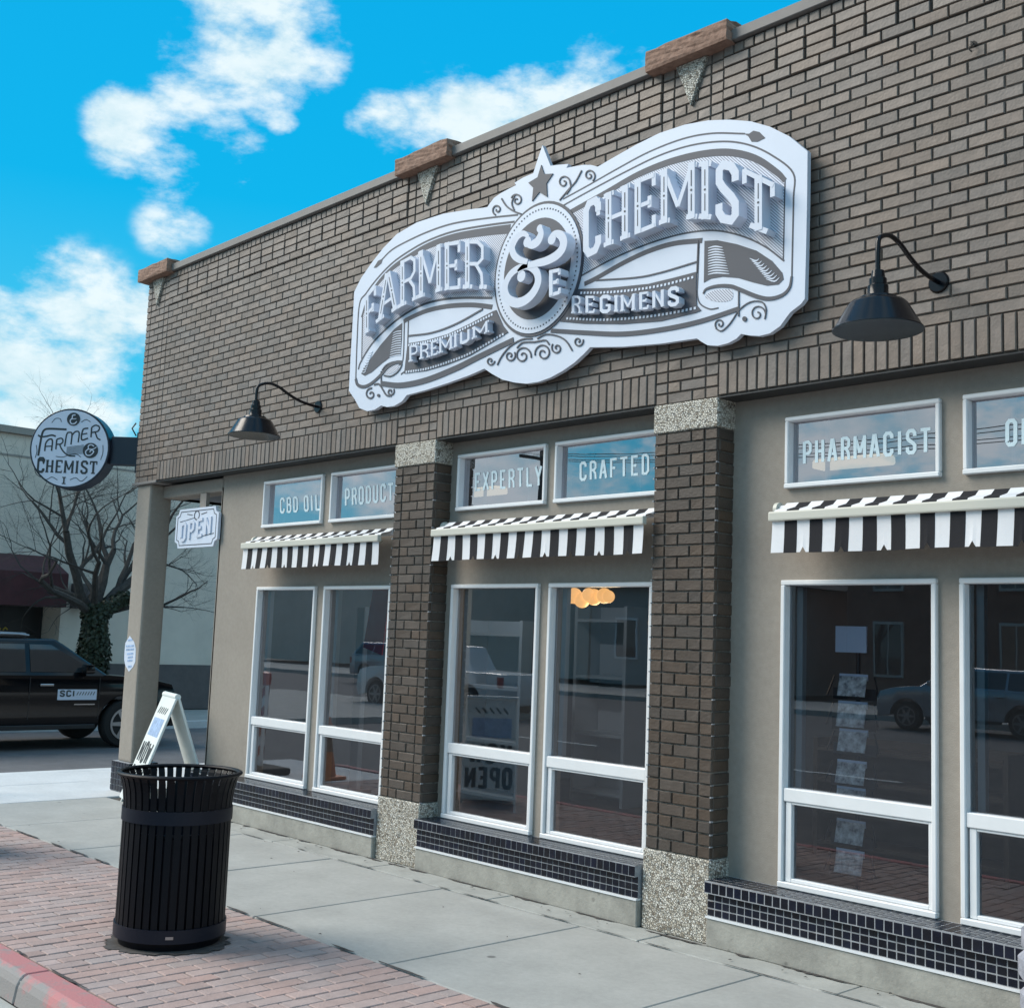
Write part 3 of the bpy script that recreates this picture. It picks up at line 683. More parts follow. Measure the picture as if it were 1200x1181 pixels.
def window(name, x0, x1, z0, z1, kind, key):
    w = MB()
    fr = .029 if kind == 'low' else .025; ya, yb = YS-.028, YS+.055
    e = MB()      # outer casing: head and sill run through, jambs butt between
    e.box(x0, x1, ya, yb, z1-fr, z1); e.box(x0, x1, ya-.006, yb, z0, z0+fr*1.15); e.box(x0, x0+fr, ya, yb, z0+fr*1.15, z1-fr); e.box(x1-fr, x1, ya, yb, z0+fr*1.15, z1-fr)
    win = e.build(name, 'vinyl', BLD, bevel=.005)
    gy = YS+.030
    def pane(a, b, c, d, y): MB().add([(a, y, c), (b, y, c), (b, y, d), (a, y, d)], [(0, 1, 2, 3)]).build('pane', 'glass' if kind == 'low' else 'transom_glass', win, fixn=False)
    if kind == 'low':
        rz0, rz1 = .850, .925
        MB().box(x0+fr, x1-fr, ya+.008, yb-.003, rz0, rz1).build('meeting_rail', 'vinyl', win, bevel=.005)
        s = MB(); st = .038; a, b = x0+fr+.012, x1-fr-.002; c, d = z0+fr*1.15+.002, rz0-.002; y0, y1 = YS-.010, YS+.028
        s.box(a, a+st, y0, y1, c, d); s.box(b-st*.6, b, y0, y1, c, d); s.box(a+st, b-st*.6, y0, y1, c, c+.020); s.box(a+st, b-st*.6, y0, y1, d-.012, d)
        s.build('sash', 'vinyl', win, bevel=.003)
        pane(x0+fr, x1-fr, rz1, z1-fr, gy); pane(a+st, b-st*.6, c+.02, d-.012, gy-.012)
        tr = MB()     # inner jamb liner and track seen through the glass
        tr.box(x0+fr+.015, x0+fr+.055, gy+.05, gy+.09, rz1, z1-fr); tr.build('inner_jamb', 'interior_frame', win)
    else:
        pane(x0+fr, x1-fr, z0+fr*1.15, z1-fr, gy)
        mu = MB(); wv = x1-x0; hz = (z0+z1)/2-.02
        for t in (.24, .74): mu.box(x0+wv*t-.011, x0+wv*t+.011, gy+.03, gy+.045, z0+.03, z1-.03)
        mu.box(x0+.03, x1-.03, gy+.046, gy+.058, hz-.009, hz+.009)
        mu.build('muntin', 'interior_frame', win)
        t, q = WORDS[key]; l = MB()
        qq = [onY(x, y, gy-.003) for x, y in q]; qq = [(p.x, p.z) for p in qq]
        wd = (qq[3][1]-qq[0][1])*.155
        text(l, FACADE, t, qq, wd, -(gy-.004), -(gy-.0015), gap=.34, thin=.9)
        l.build('lettering', 'letter_glass', win)
for b in (1, 2, 3):
    for i in (0, 1):
        window('window', *LOW[b][i], *LZ, 'low', (b, i)); window('transom_window', *TRN[b][i], *TZ[b], 'tr', (b, i))
def sills():
    for b, x0, x1, ind in ((1, -10.47, -7.555, False), (2, -7.03, -4.885, False), (3, -4.362, -1.21, True)):
        yf, yt = 5.735, 5.768; zt = .366
        MB().box(x0, x1, 5.758, YS+.0, 0, .158).build('plinth', 'plinth', BLD, bevel=.006)
        MB().box(x0, x1, 5.750, YS, .159, .170).build('white_trim', 'trim_white', BLD)
        sl = MB().box(x0+.0015, x1-.0015, yf+.0018, YS-.001, .300, zt+.0032)
        sl.box(x0+.0015, x1-.0015, yt+.0018, YS-.002, .171, .2998)
        sl = sl.build('tiled_sill', 'grout', BLD)
        tp = .0515; g = .0052; n = int((x1-x0)/tp); tp = (x1-x0)/n; ts = []
        for i in range(n):
            xa, xb = x0+i*tp+g/2, x0+(i+1)*tp-g/2; xc = (xa+xb)/2
            ts.append((xc, yf, .334, 'lip'))
            for k in range(3): ts.append((xc, yt, .170+.0215+k*.0435, 'face'))
            for k in range(4): ts.append((xc, yf+.004+.028+k*.0535, zt, 'top'))
        def tm(nm, wx, wy, wz):
            m = MB().box(-wx/2, wx/2, -wy/2, wy/2, -wz/2, wz/2); o = m.build('t_'+nm, 'tile', bevel=.002); me = o.data; bpy.data.objects.remove(o); return me
        dims = {'lip': (tp-g, .012, .057), 'face': (tp-g, .012, .0375), 'top': (tp-g, .0475, .010)}
        sc = []
        for t in ts:
            px = project(t[:3]); ok = -20 < px[0] < 1220 and px[1] < 1200; sc.append((px[2] if ok and ind else 999, random.random(), t))
        sc.sort(); rest = MB(); mesh = {k: tm(k, *d) for k, d in dims.items()} if ind else {}
        for i, (d, _, t) in enumerate(sc):
            wx, wy, wz = dims[t[3]]; j = random.uniform(-.0006, .0006)
            if ind and i < 300 and d < 900: place(mesh[t[3]], 'tile', sl, (t[0], t[1]+wy/2*(t[3] != 'top')+j, t[2]), (random.uniform(-.012, .012), 0, random.uniform(-.01, .01)))
            else:
                rest.pv = random.random(); y0 = t[1] if t[3] != 'top' else t[1]-wy/2
                rest.box(t[0]-wx/2, t[0]+wx/2, y0+j, y0+wy+j, t[2]-wz/2, t[2]+wz/2)
        rest.build('remaining_tiles', 'tile', sl, kind='stuff')
sills()

# ------------------------------------------------------------------ the big shop sign
def PX(pts, Y): return [(lambda p: (p.x, p.z))(onY(x, y, Y)) for x, y in pts]
def SPX(pts, Y, k=6, closed=False): return [(p.x, p.y) for p in smooth_path(PX(pts, Y), k, closed)]
def spiral(c, r0, a0, turns, n=22, r1=.15):
    """a curl in pixels around c, from radius r0 inwards"""
    return [(c[0]+(r0*(1-t)+r0*r1*t)*math.cos(a0+turns*2*math.pi*t), c[1]+(r0*(1-t)+r0*r1*t)*math.sin(a0+turns*2*math.pi*t)*1.1) for t in [i/n for i in range(n+1)]]
def big_sign():
    YB = 5.715                      # face of the board
    T = thing('shop_sign', 'large white ornate sign board with raised FARMER & CHEMIST lettering on the brick wall', 'sign', (-6.0, YB, 4.3))
    out = [(408.9, 457.8), (410.7, 422), (413.3, 378), (415.1, 342.2), (423, 326.2), (435.6, 308), (449, 291), (465, 274.5), (488.4, 260.8), (519, 250.7), (550, 245.6), (571, 243),
           (574, 238.5), (579, 232), (587.4, 226.2), (597.5, 220.8), (604.7, 217.3), (603, 214.4), (613.3, 208.2), (624.9, 203.2), (628.5, 191.7), (635.6, 170.4), (640, 181.6), (645, 194.5), (653.6, 193.4), (665.9, 192.4),
           (663.7, 197.1), (672.4, 195.3), (683.9, 193.4), (693, 193.6), (700.4, 195.6), (720, 184.2), (745, 170), (772.5, 156.3), (802.5, 146.3), (830, 141.3), (855, 140.5), (880, 142.5), (902.5, 148.8), (925, 160), (946.3, 177.5),
           (945.8, 230), (944.6, 291), (943, 350.4), (938.5, 356.5), (926.3, 365.7), (921.7, 371.7), (914, 382.4), (902, 390.8), (889.7, 393.8), (877.5, 393), (868.4, 391.3), (863, 396.9), (853.2, 402.2), (841, 405.3), (828.8, 404.5), (821.2, 400), (816.6, 396.6),
           (798.3, 399.2), (775, 402.7), (730, 406.4), (691.4, 407), (684.7, 414.2), (673.3, 424.8), (659.2, 434.7), (645, 442.5), (630.8, 447.5), (616.7, 449.6), (602.5, 448.2), (588.3, 444.7), (575.6, 437.6), (567.6, 432),
           (549.4, 440), (524.5, 449), (499.6, 457), (476.5, 463.1), (471, 470.3), (462.2, 475.6), (453.3, 477), (446.6, 475.2), (439.1, 480), (430.2, 481.8), (421.3, 478.3), (416, 468.5)]
    P = PX(out, YB)
    b = MB(); b.prism([(x, YB, z) for x, z in P[::-1]], (0, .035, 0)); b.build('board', 'sign_white', T)
    s = MB()
    for x, z in ((-7.7, 3.9), (-7.7, 4.3), (-6, 4.7), (-6, 4.0), (-4.3, 4.2), (-4.3, 4.9)): s.box(x-.03, x+.03, YB+.035, YW+.005, z-.03, z+.03)
    s.build('standoff', 'navy_metal', T, kind='stuff')
    D = MB(); pl = FACADE; lay_ = [0]
    def top():
        lay_[0] += 1; return -YB+.0012+.00006*lay_[0]
    bt = -YB-.001
    mpp = lambda x: (onY(x+1, 300, YB)-onY(x, 300, YB)).length          # metres per pixel there
    def line(pts, w, w1=None, k=6, wmid=None, closed=False, mb=None):
        cx = sum(p[0] for p in pts)/len(pts); s_ = mpp(cx)*.85
        ribbon(mb or D, pl, SPX(pts, YB, k, closed), w*s_, top(), bt, None if w1 is None else w1*s_, closed, None if wmid is None else wmid*s_)
    def fill(pts, k=0, mb=None):
        q = SPX(pts, YB, k, True) if k else PX(pts, YB); filled(mb or D, pl, q, top(), bt)
    Wt = MB(); Hh = MB()
    # hatched panels behind the two names
    filled(Hh, pl, PX([(424, 424), (425, 372), (430, 356), (441, 337), (457, 319), (477, 305), (503, 291), (533, 281), (572, 274.5), (596, 272), (586, 292), (580, 320), (579, 348), (540, 347.5), (514, 350.5), (492, 357), (471, 369), (453, 383.5), (436, 402)], YB), -YB+.0012, bt)
    filled(Hh, pl, PX([(684, 321), (681, 300), (675, 270), (668, 252), (712, 229), (748, 208.5), (785, 194), (822, 185), (855, 183), (884, 190), (909, 206), (920, 214), (918, 304), (898, 289), (872.5, 276), (840, 269.5), (810, 272.3), (772.5, 281), (735, 296)], YB), -YB+.0012, bt)
    Hh.build('hatched_panel', 'hatch', T)
    # top lines, left and right
    line([(447, 305), (458, 294), (473, 285), (501, 272), (531.6, 262), (572, 255.7), (607, 252)], 1.5)
    line([(417, 445), (418.5, 400), (421.3, 357), (429, 344), (441, 328), (458, 310), (477, 296), (502, 282), (533, 271), (572, 264), (603, 260)], 1.6)
    line([(424, 372), (430, 354), (441, 335), (457, 317), (477, 302.5), (503, 288), (533, 278), (572, 271.5), (598, 268.5)], 2.5, 7.5)
    line([(424, 424), (425, 370)], 1.4)
    fill([(438, 314), (443, 306), (449, 303), (447, 309), (441, 314)])
    line([(660, 233.5), (690, 217), (722.5, 198.5), (760, 178.5), (800, 163), (835, 156.5), (873, 157)], 1.6)
    line([(660, 241), (692.5, 223), (735, 200.5), (772.5, 182.5), (810, 170.5), (847.5, 166), (877.5, 170), (905, 182.5), (929.5, 203), (930, 232), (929, 280), (928, 326)], 1.8)
    line([(668, 249), (710, 226), (747.5, 205), (785, 190), (822.5, 181), (855, 179), (885, 186), (910, 202), (920, 212)], 6, 5, wmid=8)
    line([(920, 211), (918, 305)], 1.6)
    fill([(872, 157), (878, 157), (883, 153.5), (890, 155), (897, 162), (888, 166.5), (881, 166.5), (877, 160)])
    # arch of the ribbon, left and right
    line([(420, 433), (423, 424), (435.6, 403.5), (453.3, 385), (471, 370.7), (492.5, 358.5), (513.8, 352), (538.7, 349.3), (577, 349.3)], 1.8)
    line([(473, 377), (480, 373), (499.6, 364.5), (524.5, 359), (553, 357.5), (577, 360)], 4)
    line([(681, 323.5), (715, 305), (752.5, 288.5), (790, 276.5), (820, 271), (845, 271), (873, 278), (898, 290), (919, 306)], 1.8)
    line([(685, 333), (700, 325.5), (730, 308.5), (760, 294.5), (790, 285.5), (823, 282)], 5)
    # dark faces of the folded ribbon ends
    fill([(423.5, 438), (426.7, 431), (446, 404.5), (462, 386), (471.5, 378.5), (471, 398), (469.5, 416), (458.7, 417.8), (448, 425.8), (435.6, 436.5), (427.5, 440.5)])
    fill([(825.7, 282.6), (841, 281.8), (863.8, 286.4), (886.7, 294), (905, 306), (917, 320), (918.5, 327.5), (912.6, 333.6), (899, 335), (883.6, 331.4), (865.4, 326), (847, 324.5), (833.3, 326.8), (825, 331.4)])
    line([(474, 376), (472.5, 420), (468, 428)], 1.3); line([(478.8, 374), (476.5, 428), (470, 439)], 1.3)
    line([(819.5, 283), (817.6, 330), (817.3, 346), (821, 356.5), (832, 362.3), (842, 361)], 1.5)
    for i in range(11):
        t = i/10; y = 388+t*28; line([(470.5-.6*t, y), (465-1.5*t, y+.6), (461-4*t, y+2.6)], .8, .5, 3, mb=Wt)
        y = 289+t*31; line([(830, y+2), (838+2*t, y), (847+8*t, y+1.2)], .7, .5, 3, wmid=1.7, mb=Wt)
    for i in range(9):
        t = i/8; x = 437-8*t; y = 412+t*23; line([(x, y), (x-2, y+1.6), (x-5, y+1.2)], .8, .4, 3, mb=Wt)
        x = 882+19*t; y = 303+t*24; line([(x-3, y), (x+4+3*t, y+3), (x+8+5*t, y+.4-2*t)], .5, .4, 3, wmid=1.6, mb=Wt)
    # banner bodies
    fill([(478, 402.7), (499.6, 399), (524.5, 392), (551, 379.6), (578, 365), (582, 363.6), (590, 382), (596, 389.5), (578, 401), (551, 417), (524.5, 427.6), (499.6, 434.7), (474, 437.8)])
    fill([(676.8, 339), (715, 337.5), (760, 333), (790, 325.8), (816.5, 318.8), (816, 340), (817, 358), (822, 364), (815.5, 366.8), (775, 376.5), (730, 380), (685, 379.5), (656.5, 377), (666, 362), (672, 350)])
    line([(478.5, 393.8), (506.7, 390), (535, 379.6), (566, 362.5)], 1.5); line([(698, 328.7), (745, 325.5), (775, 319.5), (817, 307)], 1.6); line([(818.5, 282), (817, 320)], 1.4)
    line([(447, 449.5), (470, 451.6), (499.6, 445.6), (535, 431.5), (560, 419), (602, 398.5)], 4.5, wmid=5.2)
    line([(646, 387.6), (685, 390), (730, 391.5), (775, 386.5), (820, 377), (866, 362)], 4.5, wmid=5)
    line([(417, 444), (419.5, 451), (427, 453.2), (436, 449), (447, 439), (455, 430), (464, 425), (470.5, 424.5)], 2.6); line([(447, 435), (447, 450)], 1.3)
    line([(928, 324), (925.5, 337), (917, 346), (902, 350.2), (886.7, 347.4), (866, 339), (856, 335.6), (841, 335.4), (828, 339), (824.3, 344.5)], 2.2, 1.6, wmid=4.6); line([(866, 340), (866, 371)], 1.6)
    line([(448, 434), (453, 428), (461, 424.5), (469, 424), (471, 428), (466, 436), (458, 441), (450, 440)], 1.2)
    Hc = MB(); filled(Hc, pl, SPX([(826.5, 347), (836, 341), (848, 339.5), (858, 340.5), (858, 351), (846, 354), (833, 352)], YB, 3, True), -YB+.0016, bt); filled(Hc, pl, SPX([(451, 434), (457, 429.5), (467, 427.5), (466, 433), (459, 438), (452, 438.5)], YB, 3, True), -YB+.0016, bt)
    Hc.build('hatched_curl', 'hatch', T, kind='stuff')
    # studs along the banners
    def studs(pts, n, w=1.3):
        q = SPX(pts, YB, 12); L_ = [0]
        for i in range(1, len(q)): L_.append(L_[-1]+math.hypot(q[i][0]-q[i-1][0], q[i][1]-q[i-1][1]))
        j = 0; s_ = mpp(pts[0][0])*w*.5
        for i in range(n):
            d = L_[-1]*i/(n-1)
            while j < len(q)-2 and L_[j+1] < d: j += 1
            f = (d-L_[j])/max(1e-9, L_[j+1]-L_[j]); x = q[j][0]+(q[j+1][0]-q[j][0])*f; z = q[j][1]+(q[j+1][1]-q[j][1])*f
            filled(Wt, pl, [(x-s_, z-s_), (x+s_, z-s_), (x+s_, z+s_), (x-s_, z+s_)], -YB+.0075, bt)
    studs([(480, 404.5), (500, 401), (524.5, 394), (551, 382), (577, 369)], 34, 1.5); studs([(477, 436), (500, 432.5), (524, 425), (551, 414.5), (590, 392)], 38, 1.5)
    studs([(682, 343.5), (710, 343), (740, 340.5), (775, 335), (812, 325.5)], 32, 1.9); studs([(665.5, 373.5), (707.5, 375), (745, 372.8), (782.5, 368), (815, 361.5)], 36, 1.9)
    # curls: below left, below right, above, under the oval
    for pts in (spiral((435, 462), 6.5, -1.4, -1.25), spiral((458, 459), 4.5, -.6, 1.2), [(438.5, 451), (444, 450), (448, 455), (453, 463), (459, 464)], spiral((888, 368), 10, .6, -1.35), spiral((844, 380), 6, 2.4, 1.2), [(839, 385), (846, 388), (856, 379), (867, 363), (880, 354), (893, 354), (898, 362), (897, 372)],
                spiral((583, 246), 6, 1.9, 1.25), spiral((606, 235), 7, -2.8, 1.3), [(588, 233), (594, 242), (603, 248), (611, 251)], [(604, 228), (600, 238), (603, 247)], spiral((661, 214), 7.5, .2, -1.3), spiral((691, 206), 7, 1.0, -1.4), [(682, 200), (675, 213), (667, 222), (656, 235)], [(668, 212), (669, 220), (664, 228)],
                spiral((575, 423), 5, 0, 1.2), spiral((598, 417), 6.5, -.6, 1.3), spiral((613, 417), 10, .2, -1.5), spiral((637, 414), 10, 2.9, 1.5), spiral((653, 408), 6.5, -2.4, -1.3), spiral((678, 400), 6, -.3, 1.25), [(583, 428), (588, 418), (598, 406), (612, 398), (624, 397)], [(671, 411), (664, 400), (654, 394), (640, 392), (630, 397)], [(606, 408), (612, 402), (620, 401), (626, 401)], [(644, 404), (640, 399), (632, 400), (626, 401)]):
        line(pts, 1.35, k=3)
    for c, r in (((444, 463.5), 1.6), ((873, 374), 2.6)): fill([(c[0]+r*math.cos(a), c[1]+r*math.sin(a)*1.15) for a in [i*math.pi/5 for i in range(10)]])
    # star
    fill([(634.9, 193.8), (638.5, 204.6), (648.6, 203.9), (641, 215.4), (641.8, 231.2), (632.8, 225.5), (624.1, 236.3), (625.6, 220.5), (619.8, 214.7), (630.6, 208.2)])
    D.build('dark_linework', 'sign_dark', T, kind='stuff'); Wt.build('light_linework', 'sign_white', T, kind='stuff')
    # oval medallion
    c = onY(630.5, 315.5, YB); rx = (onY(682, 315, YB).x-onY(579, 315, YB).x)/2; rz = (onY(630, 238.5, YB).z-onY(630, 393, YB).z)/2
    def oval(f, n=56): return [(c.x+rx*f*math.cos(a), c.z+rz*f*math.sin(a)) for a in [2*math.pi*i/n for i in range(n)]]
    m = MB(); filled(m, pl, oval(1.0), -YB+.008, bt); m.build('oval_rim', 'sign_dark', T)
    m = MB(); filled(m, pl, oval(.955), -YB+.014, bt); m.build('oval_ring', 'sign_white', T)
    m = MB(); filled(m, pl, oval(.75), -YB+.017, bt)
    for i in range(84):
        a = 2*math.pi*i/84; x, z = c.x+rx*.885*math.cos(a), c.z+rz*.885*math.sin(a); s_ = .0052
        filled(m, pl, [(x-s_, z-s_), (x+s_, z-s_), (x+s_, z+s_), (x-s_, z+s_)], -YB+.016, bt)
    m.build('oval_field', 'sign_dark', T)
    # ampersand and the little slab beside it, standing well off the board
    YA = YB-.145
    mp_ = (onY(631, 320, YA)-onY(630, 320, YA)).length*.85
    A = MB()
    def st(pts, w, w1=None, wm=None, d=0): ribbon(A, pl, SPX(pts, YA, 7), w*mp_, -YA-.0012*d, -YA-.085, None if w1 is None else w1*mp_, False, None if wm is None else wm*mp_)
    z2 = lambda L_: [(550+x/6.947, 160+y/6.947) for x, y in L_]
    def knob(p, r, d): 
        c_ = PX([p], YA)[0]; filled(A, pl, [(c_[0]+r*mp_*math.cos(t), c_[1]+r*mp_*math.sin(t)) for t in [i*math.pi/9 for i in range(18)]], -YA-.0012*d, -YA-.085)
    st(z2([(578, 748), (580, 800), (556, 852), (515, 880), (478, 880)]), 5, 6, 9.5, 0); knob(z2([(470, 858)])[0], 5.2, 1); knob(z2([(570, 748)])[0], 3.8, 1.5)
    st(z2([(478, 815), (440, 790), (395, 810), (360, 862), (345, 915), (365, 970), (410, 1005), (470, 1020)]), 3.5, 5, 8, 2)
    knob(z2([(668, 835)])[0], 5.2, 3)
    st(z2([(655, 812), (690, 790), (735, 800), (762, 850), (750, 915), (700, 970), (620, 1012), (540, 1032), (470, 1050)]), 3.5, 6, 9.5, 4)
    st([(620, 309), (607, 314), (597, 322), (590.8, 336), (593.5, 349), (602.5, 354.5), (613, 352.5), (623, 344), (629.5, 331), (628, 319), (620, 312.5), (612, 313), (606, 318.5)], 6, 4, 9.5, 5); knob((610, 323.5), 5.6, 6)
    A.build('ampersand', 'sign_letter', T)
    E_ = MB(); q = PX([(642, 347.5), (656.5, 343), (656.5, 315), (642, 318)], YA); text(E_, pl, 'E', q, .034, -YA-.002, -YA-.085, thin=.75, serif=.7); E_.build('small_slab_letter', 'sign_letter', T)
    # raised lettering
    def interp(tab, x):
        for (x0, y0), (x1, y1) in zip(tab, tab[1:]):
            if x <= x1: break
        return y0+(y1-y0)*(x-x0)/(x1-x0)
    def word(letters, basel, topl, w, depth, serif, thin=.55, inline=True, gap=.0):
        YF = YB-depth
        for ch, xa, xb in letters:
            def fm(u, v, xa=xa, xb=xb):
                x = xa+(xb-xa)*u; y = interp(basel, x)*(1-v)+interp(topl, x)*v; p = onY(x-(v-.0)*0, y, YF); return (p.x, p.z)
            m = MB(); glyph(m, pl, ch, fm, w, -YF, -YB-.001, thin, serif); lt = m.build('letter', 'sign_letter', T)
            if inline:
                g = MB()
                for k, stt in enumerate(GL[ch][0]):
                    if len(stt) > 2: continue
                    (u0, v0), (u1, v1) = stt; lerp = lambda t: fm(u0+(u1-u0)*t, v0+(v1-v0)*t)
                    ribbon(g, pl, [lerp(.14), lerp(.44)], w*.12, -YF+.0014, -YF-.002); ribbon(g, pl, [lerp(.58), lerp(.86)], w*.12, -YF+.0014, -YF-.002)
                    cx, cz = lerp(.51); r = w*.15
                    filled(g, pl, [(cx+r*math.cos(a), cz+r*math.sin(a)) for a in [i*math.pi/4 for i in range(8)]], -YF+.0016, -YF-.002)
                if g.v: g.build('inline_mark', 'sign_dark', lt, kind='stuff')
    word([('F', 426.5, 440.5), ('A', 442, 466), ('R', 467, 489), ('M', 490, 517), ('E', 519, 540), ('R', 542, 569.5)],
         [(426, 394), (443, 376), (467, 361), (489, 350), (518, 340.5), (545, 338), (572, 338.5)], [(426, 350), (447, 326), (468, 307), (492, 294), (518, 285), (545, 281.5), (572, 281.5)], .050, .072, .62)
    word([('C', 683, 704), ('H', 708, 737), ('E', 741, 769), ('M', 773, 815), ('I', 816, 836), ('S', 838, 866), ('T', 869, 908)],
         [(682, 303), (706, 290.5), (741, 276.5), (772, 263.5), (797, 257), (820, 256), (845, 258), (868, 262.5), (897, 273), (910, 279)], [(682, 241), (710, 226.5), (742, 212.5), (775, 199.5), (808, 190.5), (836, 189), (866, 195), (908, 216)], .052, .088, .62)
    word([('P', 478.5, 490), ('R', 491, 503), ('E', 504, 513), ('M', 514, 530), ('I', 531, 536), ('U', 538, 551), ('M', 553, 572)], [(478, 424), (503, 418), (530, 408), (551, 398), (573, 388)], [(478, 406), (503, 401.5), (530, 393), (551, 385), (573, 375)], .024, .06, .6, .62, False)
    word([('R', 669, 681), ('E', 685, 697), ('G', 702, 716), ('I', 718.5, 725), ('M', 727, 744), ('E', 748, 760), ('N', 764, 778), ('S', 782, 796)], [(668, 367), (700, 366), (730, 364.5), (760, 361.5), (797, 356.5)], [(668, 347), (700, 347.5), (730, 346), (760, 342), (797, 336)], .024, .06, .6, .62, False)
big_sign()

# ------------------------------------------------------------------ round projecting sign on the corner
def round_sign():
    T = thing('round_sign', 'round white double sign reading FARMER & CHEMIST on a navy bracket at the building corner', 'sign', (-12.63, 5.28, 3.59))
    C = Vector((-12.63, 5.28, 3.59)); u = Vector((.7071, .7071, 0)); n = Vector((.7071, -.7071, 0)); R_ = .437
    pl = Plane(C, u, (0, 0, 1))
    def disc(r, t0, t1, name, m, k=56):
        b = MB(); ring = [pl.at((r*math.cos(a), r*math.sin(a)), t0) for a in [2*math.pi*i/k for i in range(k)]]
        b.prism(ring, -pl.n*(t0-t1)); b.build(name, m, T, bevel=.004 if t0-t1 > .05 else 0)
    disc(R_, .0, -.22, 'drum', 'navy'); disc(R_*.955, .003, -.001, 'face_panel', 'sign_white'); disc(R_*.955, -.219, -.223, 'face_panel', 'sign_white')
    d = MB(); lay_ = [0]
    def line(p, w, w1=None, k=5):
        w *= 1.4; lay_[0] += 1; ribbon(d, pl, [(q.x, q.y) for q in smooth_path(p, k)] if k else p, w, .0045+.00004*lay_[0], .002, w1)
    k = .0093; z = lambda L_: [((x/8+20-79.3)*k*1.07, (525-(y/8+470))*k) for x, y in L_]
    line(z([(205, 520), (212, 420), (222, 320), (240, 275), (290, 262), (435, 264)]), .016); line(z([(188, 325), (215, 340), (260, 335), (310, 322), (345, 332)]), .013)
    line(z([(258, 475), (262, 400), (290, 362), (318, 372), (318, 470)]), .012); line(z([(262, 430), (318, 425)]), .010, k=0)
    line(z([(355, 455), (356, 360)]), .012, k=0); line(z([(356, 360), (395, 348), (412, 372), (398, 400), (362, 408)]), .011); line(z([(385, 405), (400, 440), (430, 480), (475, 510), (530, 512)]), .011)
    line(z([(430, 425), (440, 310), (465, 290), (486, 305), (484, 405)]), .011); line(z([(484, 320), (515, 282), (548, 290), (546, 382)]), .011)
    line(z([(625, 245), (580, 262), (575, 355), (630, 340)]), .012); line(z([(578, 305), (620, 294)]), .010, k=0)
    line(z([(655, 330), (655, 235)]), .012, k=0); line(z([(655, 235), (690, 215), (722, 232), (712, 270), (660, 285)]), .011); line(z([(690, 285), (712, 335), (740, 352)]), .011)
    for s_ in ([(300, 205), (330, 165), (370, 165), (385, 195)], [(560, 190), (600, 165), (640, 185)], [(360, 520), (420, 525), (470, 505), (540, 495), (580, 520)], [(180, 420), (190, 480), (180, 540)], [(765, 400), (770, 470), (755, 540)], [(240, 700), (290, 740), (340, 715), (390, 740)], [(500, 735), (550, 715), (600, 745), (650, 700)], [(180, 640), (200, 690), (240, 720)]): line(z(s_), .005)
    for i in range(9): line(z([(450, 430+i*9), (520, 418+i*9), (600, 405+i*10)]), .0022, k=2)
    text(d, pl, 'CHEMIST', z([(200, 672), (730, 672), (730, 556), (200, 556)]), .022, .0065, .002, gap=.2, thin=.75, serif=.6)
    text(d, pl, 'C', z([(198, 676), (272, 676), (272, 535), (198, 535)]), .02, .0075, .002)
    text(d, pl, 'I', z([(425, 775), (470, 775), (470, 712), (425, 712)]), .016, .0065, .002, serif=.7, widths=1)
    for (cx, cy, r) in ((490, 165, 62), (660, 455, 72)):
        c = z([(cx, cy)])[0]; rr = r/8*k; filled(d, pl, [(c[0]+rr*math.cos(a), c[1]+rr*math.sin(a)) for a in [i*math.pi/12 for i in range(24)]], .007, .002)
    d.build('dark_lettering', 'print_dark', T)
    w = MB()
    def wl(p, wd): ribbon(w, pl, [(q.x, q.y) for q in smooth_path(z(p), 5)], wd, .009, .002)
    wl([(690, 415), (665, 400), (640, 412), (640, 440), (620, 465), (630, 498), (665, 498), (690, 465), (670, 450), (655, 470)], .011); wl([(645, 445), (685, 440), (712, 420)], .009)
    wl([(505, 125), (480, 130), (478, 155), (462, 180), (475, 208), (505, 205), (520, 185)], .011); wl([(475, 165), (515, 160)], .008)
    w.build('white_lettering', 'sign_white', T)
    # bracket box back to the corner
    b = MB(); a0 = C+u*.42-n*.11; a1 = Vector((-12.12, 5.80, 3.585)); uu = u
    p0, p1 = C+uu*.425, C+uu*.715
    q = [p0-n*.06+Vector((0, 0, -.155)), p1-n*.06+Vector((0, 0, -.155)), p1-n*.06+Vector((0, 0, .155)), p0-n*.06+Vector((0, 0, .155))]
    b.prism(q, -n*.10); b.build('bracket_box', 'navy', T, bevel=.006)
    b = MB(); q = [p1-n*.03+Vector((0, 0, -.24)), p1-n*.03+u*.03+Vector((0, 0, -.24)), p1-n*.03+u*.03+Vector((0, 0, .2)), p1-n*.03+Vector((0, 0, .2))]; b.prism(q, -n*.16); b.build('mounting_plate', 'navy', T)
    MB().tube([p1+Vector((0, 0, .16)), p1-u*.05+Vector((0, 0, .24)), p1-u*.01+Vector((0, 0, .30))], .008, 6).build('cable', 'wire', T)
round_sign()

